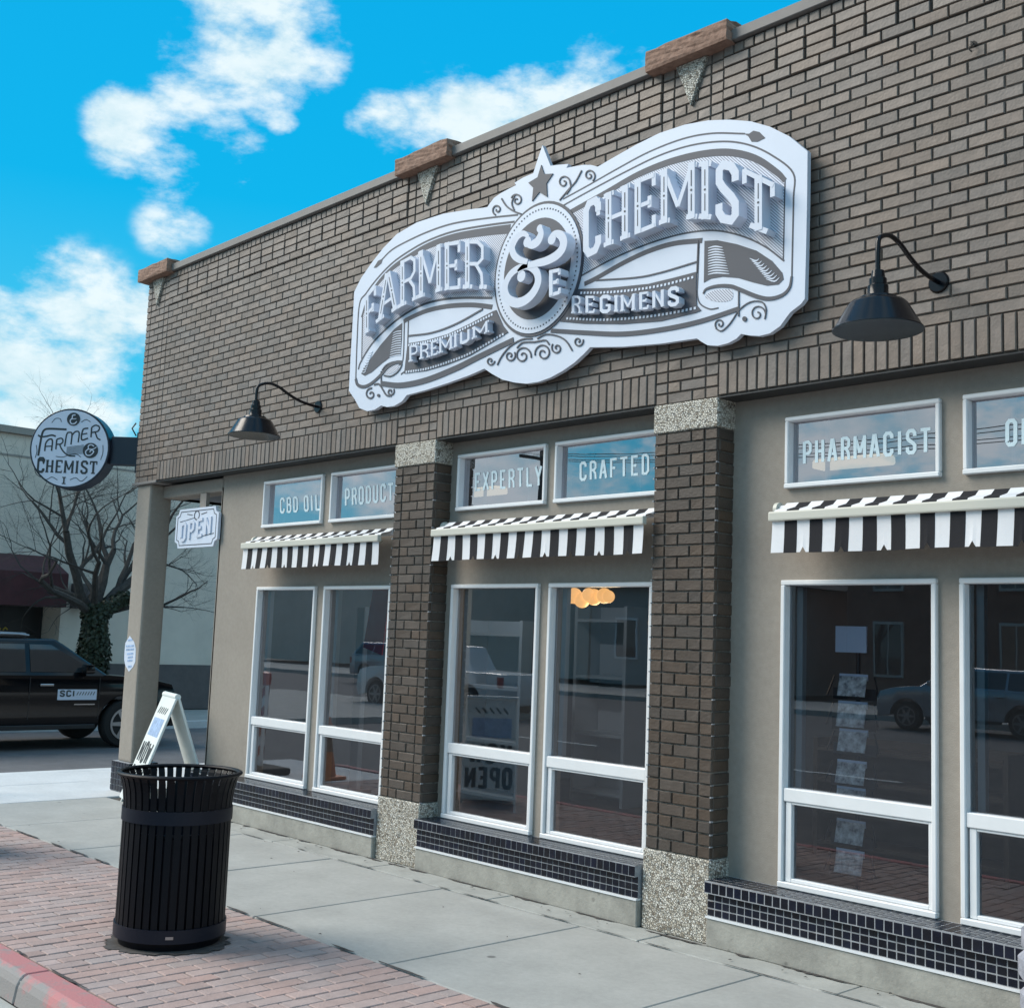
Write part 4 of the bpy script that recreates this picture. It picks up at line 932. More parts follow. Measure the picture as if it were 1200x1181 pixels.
def open_sign():
    Y = 5.925
    T = thing('hanging_sign', 'white notched hanging board reading OPEN below the corner entrance lintel', 'sign', (-10.93, Y, 2.5))
    a, b, c, d = -11.36, -10.50, 2.515, 2.915; nt_ = .07
    pts = [(a+nt_, c), (b-nt_, c), (b-nt_*.72, c+nt_*.72), (b, c+nt_), (b, d-nt_), (b-nt_*.72, d-nt_*.72), (b-nt_, d), (a+nt_, d), (a+nt_*.72, d-nt_*.72), (a, d-nt_), (a, c+nt_), (a+nt_*.72, c+nt_*.72)]
    m = MB(); m.prism([(x, Y, z) for x, z in pts], (0, .03, 0)); m.build('board', 'sign_white', T)
    g = MB(); cx, cz = (a+b)/2, (c+d)/2
    ribbon(g, FACADE, [(cx+(x-cx)*.91, cz+(z-cz)*.86) for x, z in pts], .008, -Y+.002, -Y-.001, closed=True)
    ribbon(g, FACADE, [(cx+.05*math.cos(t), d-.075+.045*math.sin(t)) for t in [i*math.pi/6 for i in range(12)]], .012, -Y+.003, -Y-.001, closed=True)
    for sg in (-1, 1): ribbon(g, FACADE, [(cx+sg*.09, d-.07), (cx+sg*.2, d-.055)], .008, -Y+.0025, -Y-.001)
    ribbon(g, FACADE, [(a+.09, c+.27), (cx-.05, c+.30)], .006, -Y+.0028, -Y-.001); ribbon(g, FACADE, [(cx+.05, c+.1), (b-.07, c+.13)], .006, -Y+.0028, -Y-.001)
    g.build('dark_linework', 'sign_dark', T)
    l = MB(); text(l, FACADE, 'OPEN', [(a+.12, c+.07), (b-.12, c+.13), (b-.12, c+.30), (a+.12, c+.25)], .034, -Y+.013, -Y-.001, gap=.3, thin=.9); l.build('raised_lettering', 'sign_letter', T)
    m = MB(); m.box(cx-.02, cx+.10, Y+.035, Y+.075, d-.03, 3.066); m.build('hanger', 'far_coping', T)
open_sign()
def plaque():
    T = thing('pillar_plaque', 'small pale blue notched plaque fixed to the stucco corner pillar', 'plaque', (-11.95, 5.82, 1.5))
    Y = 5.822
    P = PX([(146, 762), (147, 753), (152, 745), (157, 752), (159, 760), (158.5, 775), (156, 781), (151, 787), (147, 780), (145.5, 773)], Y)
    m = MB(); m.prism([(x, Y, z) for x, z in P[::-1]], (0, .012, 0)); m.build('plate', 'sign_white', T)
    g = MB()
    for i, (x0, x1, y) in enumerate([(150, 155, 750), (148, 157, 757), (148, 157, 761), (149, 156, 766), (150, 155.5, 770), (149.5, 155, 774), (150, 154, 781)]):
        q = PX([(x0, y), (x1, y-.6)], Y); ribbon(g, FACADE, q, .018, -Y+.003+.0001*i, -Y-.001)
    g.build('print', 'print_blue', T)
plaque()

# ------------------------------------------------------------------ gooseneck lamps
def lamp(x, zb, dz, label):
    T = thing('gooseneck_lamp', label, 'wall lamp', (x, YW, zb), 'gooseneck lamps over the shop front')
    MB().lathe([(0, -.014), (.05, -.014), (.058, -.004), (.058, 0)], (x, YW, zb), 20, 'Y').build('wall_plate', 'lamp_black', T, smooth=True)
    ys = YW-.62; zn = zb-.12+dz
    path = smooth_path([(x, YW-.005, zb), (x, YW-.09, zb+.005), (x, YW-.20, zb+.022), (x, YW-.31, zb+.060), (x, YW-.41, zb+.105), (x, YW-.51, zb+.120), (x, ys+.018, zb+.085), (x, ys, zb+.03), (x, ys, zn)], 5)
    MB().tube(path, .0125, 10).build('arm', 'lamp_black', T, smooth=True)
    z0 = zb-.385+dz
    MB().lathe([(.0135, z0+.30), (.030, z0+.295), (.034, z0+.262), (.042, z0+.255), (.042, z0+.225), (.050, z0+.218), (.050, z0+.17), (.056, z0+.16), (.062, z0+.135)], (x, ys, 0), 24).build('neck', 'lamp_black', T, smooth=True)
    MB().lathe([(.050, z0+.168), (.090, z0+.160), (.098, z0+.146), (.130, z0+.138), (.145, z0+.122), (.210, z0+.008), (.217, z0+.001), (.217, z0-.004), (.212, z0-.004)], (x, ys, 0), 48).build('shade', 'lamp_black', T, smooth=True)
    MB().lathe([(.2115, z0-.003), (.200, z0+.010), (.14, z0+.105), (.06, z0+.128), (.001, z0+.13)], (x, ys, 0), 48).build('reflector', 'lamp_white', T, smooth=True)
lamp(-8.68, 3.665, .04, 'black gooseneck wall lamp above the CBD OIL and PRODUCTS transom windows')
lamp(-2.95, 3.657, .0, 'black gooseneck wall lamp above the PHARMACIST transom window')
def wall_hook():
    T = thing('wall_hook', 'small rusty iron hook on the bricks high above the gooseneck lamp', 'hook', (-2.85, YW, 4.9))
    p = onY(1141, 52, YW)
    MB().tube([(p.x, YW+.0, p.z), (p.x, YW-.03, p.z), (p.x+.012, YW-.035, p.z-.02), (p.x-.012, YW-.03, p.z-.035), (p.x, YW-.02, p.z-.05)], .005, 6).build('hook', 'bark', T)
    MB().lathe([(0, -.006), (.016, -.006), (.016, 0)], (p.x, YW, p.z), 12, 'Y').build('plate', 'bark', T)
wall_hook()

# ------------------------------------------------------------------ awnings
def awning(x0, x1, label, zt):
    T = thing('striped_awning', label, 'awning', ((x0+x1)/2, YS, zt), 'awnings over the shop windows')
    yf = 5.745; yr = YS-.065; zr = zt+.032; rz0, rz1 = zt-.055, zt
    MB().tube([(x0-.07, yr, zr), (x1+.05, yr, zr)], .025, 16).build('roller', 'stripe_white', T, smooth=True)
    for x in (x0-.07, x1+.05):
        MB().lathe([(0, -.02), (.03, -.02), (.043, -.012), (.043, .012), (.03, .02), (0, .02)], (x, yr, zr), 18, 'X').build('end_cap', 'cream_rail', T, smooth=True)
        MB().tube([(x, yr, zr-.02), (x, yr-.02, zr-.06), (x+.01, yr-.04, zr-.085)], .012, 8).build('end_bracket', 'cream_rail', T, smooth=True)
        MB().box(x-.02, x+.02, yr, YS+.002, zr-.05, zr+.03).build('wall_bracket', 'cream_rail', T, bevel=.004)
    MB().box(x0-.015, x1+.015, yf-.028, yf+.012, rz0, rz1).build('front_rail', 'cream_rail', T, bevel=.009, seg=2)
    n = 2*int(round((x1-x0)/.168))+1; w = (x1-x0)/n
    for i in range(n):
        a, b = x0+i*w, x0+(i+1)*w; m = 'stripe_white' if i % 2 == 0 else 'stripe_black'
        if i % 2 == 0: g = .0006
        else: g = -.0006
        # sloping cloth
        pr = [(yf+.004, rz1-.006), (yf+.02, rz1+.014), (yr-.06, zr+.004), (yr-.02, zr+.034+g), (yr+.01, zr+.038+g)]
        mb = MB()
        mb.add([(x, y, z) for (y, z) in pr for x in (a, b)], [(2*k, 2*k+1, 2*k+3, 2*k+2) for k in range(len(pr)-1)]); mb.build('cloth_stripe', m, T, fixn=False)
        # valance flap with a swaying hem; every third stripe is notched
        sw = lambda t: .007*math.sin((x0+t)*5.0)+.003*math.sin(t*13)
        rows = 5; ln = .186+(.003 if i % 2 else 0); notch = (i % 6 == 2) or (i % 6 == 5)
        cols = [a, (a+b)/2-w*.22, (a+b)/2, (a+b)/2+w*.22, b]; vs = []
        for r in range(rows):
            t = r/(rows-1)
            for ci, x in enumerate(cols):
                l = ln-(.030 if notch and ci == 2 else 0); l += .002*math.sin(x*7)
                vs.append((x+.004*t*math.sin(x0*3+i*.7), yf-.004+g-.028*t*t*.3+t*sw(x), rz0+.004-l*t))
        nc = len(cols); fs = [(r*nc+c, r*nc+c+1, (r+1)*nc+c+1, (r+1)*nc+c) for r in range(rows-1) for c in range(nc-1)]
        mb = MB(); mb.add(vs, fs); mb.build('valance_stripe', m, T, fixn=False)
    for x in (x0+.25, x1-.2):
        MB().tube([(x, yr+.02, zr-.06), (x+.02, (yf+yr)/2, zr-.09), (x, yf+.01, rz0+.02)], .014, 8).build('folding_arm', 'cream_rail', T, smooth=True)
awning(-9.685, -7.635, 'black and white striped awning under the CBD OIL transom window', 2.50)
awning(-6.950, -4.890, 'black and white striped awning under the EXPERTLY CRAFTED transom windows', 2.512)
awning(-3.930, -1.55, 'black and white striped awning under the PHARMACIST transom window', 2.486)

# ------------------------------------------------------------------ litter bin
def bin_():
    C = Vector((-6.20, 3.365, 0)); T = thing('litter_bin', 'round black slatted metal litter bin with a flared rim on the brick pavers', 'litter bin', C)
    n = 40; R0 = .292
    prof = [(R0, .045), (R0, .70), (R0+.003, .76), (R0+.010, .82), (R0+.024, .875), (R0+.038, .902)]
    m = MB(); hw = .0175
    vs = []
    for (r, z) in prof:
        for s in (-hw, hw):
            for dr in (0, -.008): vs.append((r+dr, s, z))
    fs = []
    for k in range(len(prof)-1):
        o = 4*k
        fs += [(o, o+2, o+6, o+4), (o+1, o+5, o+7, o+3), (o, o+4, o+5, o+1), (o+2, o+3, o+7, o+6)]
    fs += [(0, 1, 3, 2)]
    m.add(vs, fs); src = m.build('slat_source', 'black_metal'); me = src.data; bpy.data.objects.remove(src)
    for k in range(n): place(me, 'slat', T, C, (0, 0, 2*math.pi*k/n))
    def ring(r0, r1, z0, z1, name, mt='black_metal'):
        MB().lathe([(r1, z0), (r1, z1), (r0, z1), (r0, z0), (r1, z0)], C, 56).build(name, mt, T, smooth=True)
    ring(R0-.002, R0+.007, .655, .725, 'upper_band', 'navy_metal'); ring(R0-.002, R0+.009, .045, .115, 'lower_band', 'navy_metal')
    m = MB(); pr = [(R0+.034+.016*math.cos(a), .905+.011*math.sin(a)) for a in [2*math.pi*i/10 for i in range(10)]]; m.lathe(pr+[pr[0]], C, 56); m.build('rim', 'black_metal', T, smooth=True)
    MB().lathe([(.0, .02), (.25, .02), (.265, .0), (.27, .0), (.28, .05), (.0, .05)], C, 40).build('base_plate', 'black_metal', T, smooth=True)
    MB().lathe([(0, .09), (.235, .09), (.25, .12), (.262, .58), (.268, .585), (.268, .60), (.258, .60), (.242, .13), (0, .12)], C, 48).build('liner', 'navy_metal', T, smooth=True)
    d = (Vector((0, 0, 0))-C); d.z = 0; d.normalize(); u = Vector((-d.y, d.x, 0)); p = C+d*(R0+.0105)+u*.0
    m = MB(); m.add([p-u*.02+Vector((0, 0, .07)), p+u*.02+Vector((0, 0, .07)), p+u*.02+Vector((0, 0, .085)), p-u*.02+Vector((0, 0, .085))], [(0, 1, 2, 3)]); m.build('maker_plate', 'alloy', T)
bin_()

# ------------------------------------------------------------------ folding pavement sign
def aframe(C, d, H, S_, label):
    C = Vector(C); T = thing('sandwich_board', label, 'sandwich board', C)
    d = Vector(d).normalized(); nL = Vector((-d.y, d.x, 0)); hw = .29
    for sgn in (1, -1):
        n = nL*sgn; u = d*(-sgn)           # reading direction on that face
        foot = C+n*S_; ridge = C+n*.02+Vector((0, 0, H)); v = (ridge-foot); ln = v.length; v.normalize()
        pl = Plane(foot, -u if False else u, v)
        if pl.n.dot(n) < 0: pl = Plane(foot, -u, v)
        b = MB(); b.prism([pl.at((-hw, .04)), pl.at((hw, .04)), pl.at((hw, ln)), pl.at((-hw, ln))], -pl.n*.025); pn = b.build('panel', 'aframe', T, bevel=.012, seg=2)
        for s in (-1, 1):
            m = MB(); m.prism([pl.at((s*hw-.03*(s > 0)-.0*(s < 0), 0), -.03), pl.at((s*hw+.03*(s < 0), 0), -.03), pl.at((s*hw+.03*(s < 0), .10), -.03), pl.at((s*hw-.03*(s > 0), .10), -.03)], -pl.n*.025); m.build('foot', 'aframe', pn)
        l = MB(); k = .0
        text(l, pl, 'NOW', [(-.22, .43), (.22, .43), (.22, .62), (-.22, .62)], .042, .003, -.002, gap=.3, thin=.9)
        text(l, pl, 'OPEN', [(-.25, .17), (.25, .17), (.25, .37), (-.25, .37)], .042, .003, -.002, gap=.25, thin=.9)
        for i in range(5): ribbon(l, pl, [(-.17+i*.075, H-.12), (-.12+i*.075, H-.06)], .018, .003+.0001*i, -.002)
        l.build('lettering', 'print_dark', pn)
        q = MB(); filled(q, pl, [(-.21, .69), (.21, .69), (.21, H-.17), (-.21, H-.17)], .0025, -.002); q.build('poster', 'print_blue', pn)
    MB().tube([C+d*-.28+Vector((0, 0, H)), C+d*.28+Vector((0, 0, H))], .03, 12).build('hinge', 'aframe', T, smooth=True)
aframe((-10.95, 5.79, 0), (-.966, .259, 0), 1.04, .39, 'white folding sandwich board reading NOW OPEN behind the black litter bin')
aframe((-9.62, 3.13, 0), (-.66, .75, 0), 1.07, .30, 'white folding sandwich board reading NOW OPEN beside the red kerb')

# ------------------------------------------------------------------ across the side street
def far_building():
    X = -23.6
    T = thing('far_building', 'plain beige stucco building with dark base course across the side street', 'building', (X, 12, 0))
    struct(MB().box(X-8, -20.75, -8.5, 70, -.18, -.02).build('far_pavement', 'concrete'))
    struct(MB().box(-20.75, -20.6, 2.2, 70, -.17, -.015).build('far_kerb', 'concrete_pale'))
    w = MB(); w.box(X-12, X, 9.95, 44, 0.93, 5.36); w.box(X-12, X-.9, 4.0, 9.95, 0, 5.36); w.box(X-.9, X, 4.0, 9.95, 2.03, 5.36); w.build('wall', 'far_wall', T)
    MB().box(X-12, X+.03, 9.97, 44, 0, .925).build('base_course', 'far_wall_dark', T)
    MB().box(X-12.1, X+.10, 3.9, 44.1, 5.365, 5.50).build('coping', 'far_coping', T)
    MB().box(X-.005, X+.012, 3.9, 44.0, 4.92, 4.96).build('string_line', 'far_coping', T)
    for y in (13.9, 18.2, 22.5): MB().box(X-.01, X+.004, y, y+.03, .94, 5.36).build('wall_joint', 'far_wall_dark', T)
    # recessed dark shop front under the canopy
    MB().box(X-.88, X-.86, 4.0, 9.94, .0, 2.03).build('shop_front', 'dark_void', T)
    m = MB()
    for y in (5.2, 6.4, 7.6, 8.8): m.box(X-.86, X-.80, y, y+.06, .05, 2.0)
    m.build('shop_front_post', 'far_wall_dark', T, kind='stuff')
    # maroon canopy: upright fascia and a sloping top
    c = MB(); c.prism([(X+.95, 3.6, 2.02), (X+.95, 3.6, 2.66), (X+.02, 3.6, 3.02), (X+.02, 3.6, 2.02)], (0, 6.05, 0)); c.build('canopy', 'maroon', T)
    MB().box(X+.0, X+.28, 10.12, 10.42, 2.02, 2.52).build('utility_box', 'far_wall_dark', T, bevel=.01)
    t = MB(); pl = Plane((X-.855, 0, 0), (0, 1, 0), (0, 0, 1)); i = 0; r = random.Random(4)
    for z, a, b in ((1.80, 6.9, 8.9), (1.68, 6.6, 9.1), (1.56, 6.7, 9.2), (1.44, 6.4, 9.0), (1.33, 7.2, 9.25)):
        y = a
        while y < b:
            l = r.uniform(.06, .16); ribbon(t, pl, [(y, z+r.uniform(-.02, .02)), (y+l*.5, z+.03), (y+l, z-.01)], .028, .004+.00005*i, .001); y += l+.04; i += 1
    t.build('yellow_lettering', 'yellow_print', T, kind='stuff')
far_building()

# ------------------------------------------------------------------ trees
def tree(name, label, base, h_fork, limbs, seed, ivy=False, levels=5, r0=.25, group=None):
    rn = random.Random(seed); T = thing(name, label, 'tree', base, group); B = Vector(base)
    tr = MB(); fork = B+Vector((.05, -.05, h_fork))
    tr.tube([B+Vector((0, 0, -.1)), B+Vector((.0, .05, h_fork*.3)), B+Vector((.03, .02, h_fork*.65)), fork], [r0*1.25, r0, r0*.92, r0*.85], 12); tk = tr.build('trunk', 'bark', T, smooth=True)
    br = MB(); tw = MB()
    def grow(p, d, ln, r, lev):
        n = 4; pts = [p]; rr = [r]; q = p.copy(); dd = d.copy()
        for i in range(n):
            dd = (dd+Vector((rn.gauss(0, .16), rn.gauss(0, .16), rn.gauss(.03, .12)))).normalized(); q = q+dd*ln/n; pts.append(q.copy()); rr.append(r*(1-.42*(i+1)/n))
        (br if lev > 2 else tw).tube(pts, rr, 7 if lev > 3 else 4, caps=False)
        if lev <= 0: return
        k = 2 if lev > 3 else 3 if lev > 1 else 4
        for c in range(k+(1 if rn.random() < .5 else 0)):
            i = n if c == 0 else rn.randint(1, n); ax = Vector((rn.gauss(0, 1), rn.gauss(0, 1), rn.gauss(0, .7))).normalized()
            nd = (dd*.9+ax*(.45 if c == 0 else .85)).normalized()
            grow(pts[i].copy(), nd, ln*rn.uniform(.6, .82), rr[i]*(.8 if c == 0 else .55), lev-1)
    for d, ln, r in limbs: grow(fork-Vector((0, 0, .08)), Vector(d).normalized(), ln, r, levels)
    br.build('branches', 'bark', T, smooth=True); tw.build('twigs', 'bark', T, fixn=False, kind='stuff')
    if ivy:
        iv = MB()
        def leaf(c, nrm):
            a = nrm.cross(Vector((0, 0, 1))).normalized(); a = (a+Vector((rn.gauss(0, .5), rn.gauss(0, .5), rn.gauss(0, .5)))).normalized(); b_ = (nrm.cross(a)+nrm*rn.uniform(-.6, .6)).normalized(); s = rn.uniform(.03, .065)
            iv.add([c-a*s*.2, c+a*s*.8+b_*s*.3, c+b_*s*1.3, c-a*s*.9+b_*s*.35], [(0, 1, 2, 3)])
        for i in range(5200):
            z = rn.random()**.9*(h_fork+.15); a = rn.uniform(0, 2*math.pi); r = r0*(1.05+.22*math.sin(z*5+a*2))+rn.uniform(-.02, .07); nrm = Vector((math.cos(a), math.sin(a), rn.uniform(-.2, .5)))
            leaf(B+Vector((.03+math.cos(a)*r, .03+math.sin(a)*r, z)), nrm)
        d0 = Vector(limbs[0][0]).normalized()
        for i in range(1700):
            t = rn.random()**1.2*.95; a = rn.uniform(0, 2*math.pi); nrm = Vector((math.cos(a), math.sin(a), rn.uniform(-.3, .6))); leaf(fork+d0*t*limbs[0][1]*.62-Vector((0, 0, .1))+nrm*(limbs[0][2]*(1.2-.4*t)+rn.uniform(0, .06)), nrm)
        iv.build('ivy', 'ivy', T, fixn=False, kind='stuff')
    return T
tree('bare_tree', 'bare branching tree with an ivy covered trunk in front of the beige building', (-21.35, 9.62, -.02), 1.98,
     [((.1, .95, .62), 1.35, .13), ((.1, -.85, .8), 1.7, .10), ((.2, .12, 1.2), 1.25, .11), ((.3, -1.0, .35), 1.7, .08), ((.0, .5, 1.0), 1.3, .09), ((-.2, 1.0, .6), 1.6, .07), ((.5, -.35, .8), 1.35, .07), ((.2, .9, .2), 1.4, .055), ((.2, -.5, 1.0), 1.4, .08)], 11, True, 6, .19)

# ------------------------------------------------------------------ vehicles
def car(name, label, cat, loc, heading, paint, kind='suv', group=None, detail=True):
    """built along +Y (front) with the origin on the road under the middle, then turned by heading"""
    T = thing(name, label, cat, loc, group); T.rotation_euler = (0, 0, heading)
    o0 = Vector(loc); ORG[T.name] = Vector((0, 0, 0))
    hw = .93; L2 = 2.38 if kind == 'suv' else 2.75; wz = .36; fy, ry = L2-.86, -L2+1.0
    def arch(cy): return [(cy+.44*math.cos(a), wz+.44*math.sin(a)) for a in [math.pi*i/10 for i in range(11)]]
    low = [(-L2+.06, .32)]+[(y, z) for y, z in arch(ry)[::-1]]+[(y, z) for y, z in arch(fy)[::-1]]+[(L2-.12, .30), (L2, .48), (L2-.02, .78), (L2-.10, .97), (L2-.55, 1.06), (L2-1.22, 1.10)]
    if kind == 'suv': low += [(-L2+.12, 1.10), (-L2+.01, .85), (-L2, .5)]
    else: low += [(-L2+2.0, 1.10), (-L2+.03, 1.06), (-L2, .5)]
    b = MB()
    def loft(poly, ws):
        n = len(poly); vs = []
        for w in ws: vs += [(w*(1-.05*max(0, (z-.75))/.4-.06*max(0, (abs(y)-L2+.5))), y, z) for y, z in poly]
        fs = [list(range(n))[::-1], [n*(len(ws)-1)+i for i in range(n)]]
        for k in range(len(ws)-1):
            for i in range(n): fs.append([k*n+i, k*n+(i+1) % n, (k+1)*n+(i+1) % n, (k+1)*n+i])
        b.add(vs, fs)
    loft(low, [-hw, -hw*.5, hw*.5, hw]); b.build('body', paint, T, smooth=True, bevel=.025, seg=2)
    g = MB()
    if kind == 'suv': bot = [(L2-1.15, 1.085), (-L2+.10, 1.085)]; tp = [(L2-1.95, 1.62), (-L2+.55, 1.60)]
    else: bot = [(L2-1.25, 1.085), (-L2+1.95, 1.085)]; tp = [(L2-1.95, 1.68), (-L2+2.25, 1.68)]
    zt = tp[0][1]; wb, wt = hw*.955, hw*.76
    gl = MB()
    q = [(-wb, bot[0][0], 1.085), (wb, bot[0][0], 1.085), (wb, bot[1][0], 1.085), (-wb, bot[1][0], 1.085), (-wt, tp[0][0], zt), (wt, tp[0][0], zt), (wt, tp[1][0], tp[1][1]), (-wt, tp[1][0], tp[1][1])]
    g.add(q, [(0, 1, 5, 4), (1, 2, 6, 5), (2, 3, 7, 6), (3, 0, 4, 7), (4, 5, 6, 7)]); g.build('cabin', paint, T, smooth=True, bevel=.06, seg=3)
    def side(s, y0, y1, y2, y3, nm):      # a side window between belt and roof line
        z0, z1 = 1.135, zt-.085
        wx = lambda z: (wb+(wt-wb)*(z-1.085)/(zt-1.085))+.006
        m = MB(); m.add([(s*wx(z0), y0, z0), (s*wx(z0), y1, z0), (s*wx(z1), y2, z1), (s*wx(z1), y3, z1)], [(0, 1, 2, 3)]); m.build(nm, 'car_glass', T)
    if kind == 'suv':
        for s in (-1, 1):
            side(s, .02, L2-1.36, L2-2.04, .02, 'front_window'); side(s, -.95, -.05, -.05, -.95, 'rear_window'); side(s, -L2+.32, -1.02, -1.02, -L2+.62, 'quarter_window')
    else:
        for s in (-1, 1):
            side(s, .25, L2-1.45, L2-2.04, .25, 'front_window'); side(s, -L2+2.15, .18, .18, -L2+2.36, 'rear_window')
    m = MB(); e = .012; d = Vector((0, zt-1.085, bot[0][0]-tp[0][0])).normalized()*e
    yb, yt = bot[0][0], tp[0][0]
    f = lambda z: yb+(yt-yb)*(z-1.085)/(zt-1.085)+.012
    wx = lambda z: (wb+(wt-wb)*(z-1.085)/(zt-1.085))-.07
    m.add([(-wx(1.12), f(1.12), 1.12), (wx(1.12), f(1.12), 1.12), (wx(zt-.06), f(zt-.06), zt-.06), (-wx(zt-.06), f(zt-.06), zt-.06)], [(0, 1, 2, 3)]); m.build('windscreen', 'car_glass', T)
    for s in (-1, 1):
        for cy in (fy, ry):
            x = s*(hw-.12)
            w = MB().lathe([(.0, -.11), (.22, -.115), (.335, -.11), (.36, -.07), (.36, .07), (.335, .11), (.22, .115), (0, .11)], (x, cy, wz), 32, 'X').build('wheel', 'rubber', T, smooth=True)
            r = MB()
            for k in range(6):
                a = k*math.pi/3; u = Vector((0, math.cos(a), math.sin(a))); v = Vector((0, -math.sin(a), math.cos(a))); c0 = Vector((x+s*.118, cy, wz))
                r.prism([c0+u*.03-v*.035, c0+u*.03+v*.035, c0+u*.225+v*.025, c0+u*.225-v*.025], (-s*.03, 0, 0))
            pr = [(.215, .10), (.245, .10), (.245, .124), (.215, .124), (.215, .10)]
            r.lathe([(a, s*b_) for a, b_ in pr], (x, cy, wz), 28, 'X'); r.lathe([(0, s*.128), (.05, s*.125), (.05, s*.09)], (x, cy, wz), 14, 'X'); r.build('rim', 'alloy', w, smooth=True)
        MB().box(s*(hw-.02)-.0, s*(hw+.17), L2-1.62, L2-1.48, 1.12, 1.26).build('wing_mirror', paint, T, smooth=True, bevel=.03, seg=2)
        h = MB().box(s*(hw-.42)-.2, s*(hw-.42)+.2, L2-.10, L2+.005, .78, .92); h.build('headlight', 'headlight', T, bevel=.02)
        MB().box(s*(hw-.12)-.1, s*(hw-.12)+.085, -L2-.01, -L2+.08, .75, 1.0).build('tail_light', 'taillight', T, bevel=.02)
        for y in ((.15, -.95) if kind == 'suv' else (.4,)): MB().box(s*(hw-.005), s*(hw+.025), y, y+.2, .93, .965).build('door_handle', 'chrome' if detail else 'plastic', T, bevel=.006)
        for y in ((L2-1.32, .0, -.98) if kind == 'suv' else (L2-1.4, .2)): MB().box(s*(hw-.003), s*(hw+.0015), y, y+.008, .45, 1.07).build('door_seam', 'plastic', T)
        MB().box(s*(hw-.02), s*(hw+.035), ry+.5, fy-.5, .30, .37).build('side_step', 'plastic', T, bevel=.01)
    MB().box(-.5, .5, L2-.04, L2+.012, .52, .80).build('grille', 'plastic', T, bevel=.01)
    MB().box(-.8, .8, L2-.08, L2+.03, .30, .50).build('bumper', 'plastic', T, bevel=.03, seg=2)
    return T
def suv():
    # side street: near flank at X = -17.6, front bumper at Y = 9.45
    T = car('parked_suv', 'black sport utility vehicle with a white door sign on the side street', 'car', (-18.53, 7.05, -.146), 0, 'car_black')
    x = .934
    m = MB(); m.box(x-.002, x+.004, .42, 1.02, .73, .885); dd = m.build('door_sign', 'sign_white', T)
    l = MB(); pl = Plane((x+.004, 0, 0), (0, 1, 0), (0, 0, 1)); text(l, pl, 'SCI', [(.45, .785), (.68, .785), (.68, .865), (.45, .865)], .022, .002, -.001, gap=.2, thin=.9)
    for i in range(7): ribbon(l, pl, [(.71+i*.042, .80), (.735+i*.042, .85)], .011, .0015+.0001*i, -.001)
    l.build('door_sign_print', 'print_dark', dd)
    MB().box(x-.004, x+.006, .68, 1.0, .655, .672).build('door_badge', 'chrome', T)
    for s in (-1, 1): MB().tube([(s*.62, .05, 1.66), (s*.62, -.1, 1.675), (s*.62, -1.3, 1.675), (s*.62, -1.45, 1.655)], .018, 8).build('roof_rail', 'alloy', T, smooth=True)
    MB().box(-.55, .55, -.75, .05, 1.625, 1.70).build('roof_light_bar', 'alloy', T, bevel=.03, seg=2)
suv()
# on the main street, seen in the windows' reflections
car('pickup_truck', 'white pickup truck waiting on the main street', 'truck', (-23.2, -7.9, -.15), math.radians(90), 'car_white', 'pickup')
car('parked_car', 'silver estate car standing across the main street beside the brick house', 'car', (-13.6, -16.9, -.15), math.radians(90), 'car_silver')
car('parked_car', 'silver estate car standing across the main street before the gabled house', 'car', (-36.5, -17.0, -.15), math.radians(-90), 'car_silver')

# ------------------------------------------------------------------ over the street, reflected in the glass
def opposite():
    T = thing('brick_house', 'two storey dark brick building with white framed windows over the street', 'building', (-15, -28, 0))
    MB().box(-24, -4.5, -34-6, -22-6, 0, 7.0).build('wall', 'red_brick_far', T); MB().box(-24.2, -4.3, -34.2-6, -21.8-6, 7.0, 7.35).build('coping', 'siding', T)
    for z in (1.0, 4.1):
        for i in range(8):
            x = -22.8+i*2.35; w = MB(); w.box(x-.08, x+1.08, -22.02-6, -21.90-6, z-.1, z+1.9); o = w.build('window', 'siding', T)
            MB().box(x, x+.47, -21.905-6, -21.885-6, z, z+1.8).build('pane', 'car_glass', o); MB().box(x+.53, x+1.0, -21.905-6, -21.885-6, z, z+1.8).build('pane', 'car_glass', o)
    T = thing('gabled_house', 'pale gabled house with a grey roof over the street', 'building', (-31, -28, 0))
    MB().box(-37, -26.5, -32-6, -22-6, 0, 4.2).build('wall', 'siding', T)
    r = MB(); r.prism([(-37.5, -27.6, 4.2), (-31.7, -27.6, 7.4), (-26, -27.6, 4.2)], (0, -11, 0)); r.build('roof', 'roof_grey', T)
    for x in (-35.5, -31.5, -28.6): o = MB().box(x, x+1.3, -22.02-6, -21.92-6, 1.1, 2.9).build('window', 'vinyl', T); MB().box(x+.1, x+1.2, -21.925-6, -21.9-6, 1.2, 2.8).build('pane', 'car_glass', o)
    T = thing('low_shop', 'low flat roofed white shop over the street', 'building', (4, -29, 0))
    MB().box(-3, 16, -36-6, -23-6, 0, 4.4).build('wall', 'siding', T); MB().box(-3.2, 16.2, -36.2-6, -22.8-6, 4.4, 4.8).build('coping', 'roof_grey', T)
    for i in range(6): MB().box(-2.2+i*3, .2+i*3, -23.01-6, -22.95-6, .6, 2.9).build('window', 'car_glass', T)
    T = thing('warehouse', 'long grey warehouse with a stepped front over the street', 'building', (-52, -30, 0))
    MB().box(-70, -39, -40-6, -24-6, 0, 5.2).build('wall', 'far_wall', T); MB().box(-70.2, -38.8, -40.2-6, -23.8-6, 5.2, 5.6).build('coping', 'far_coping', T)
opposite()
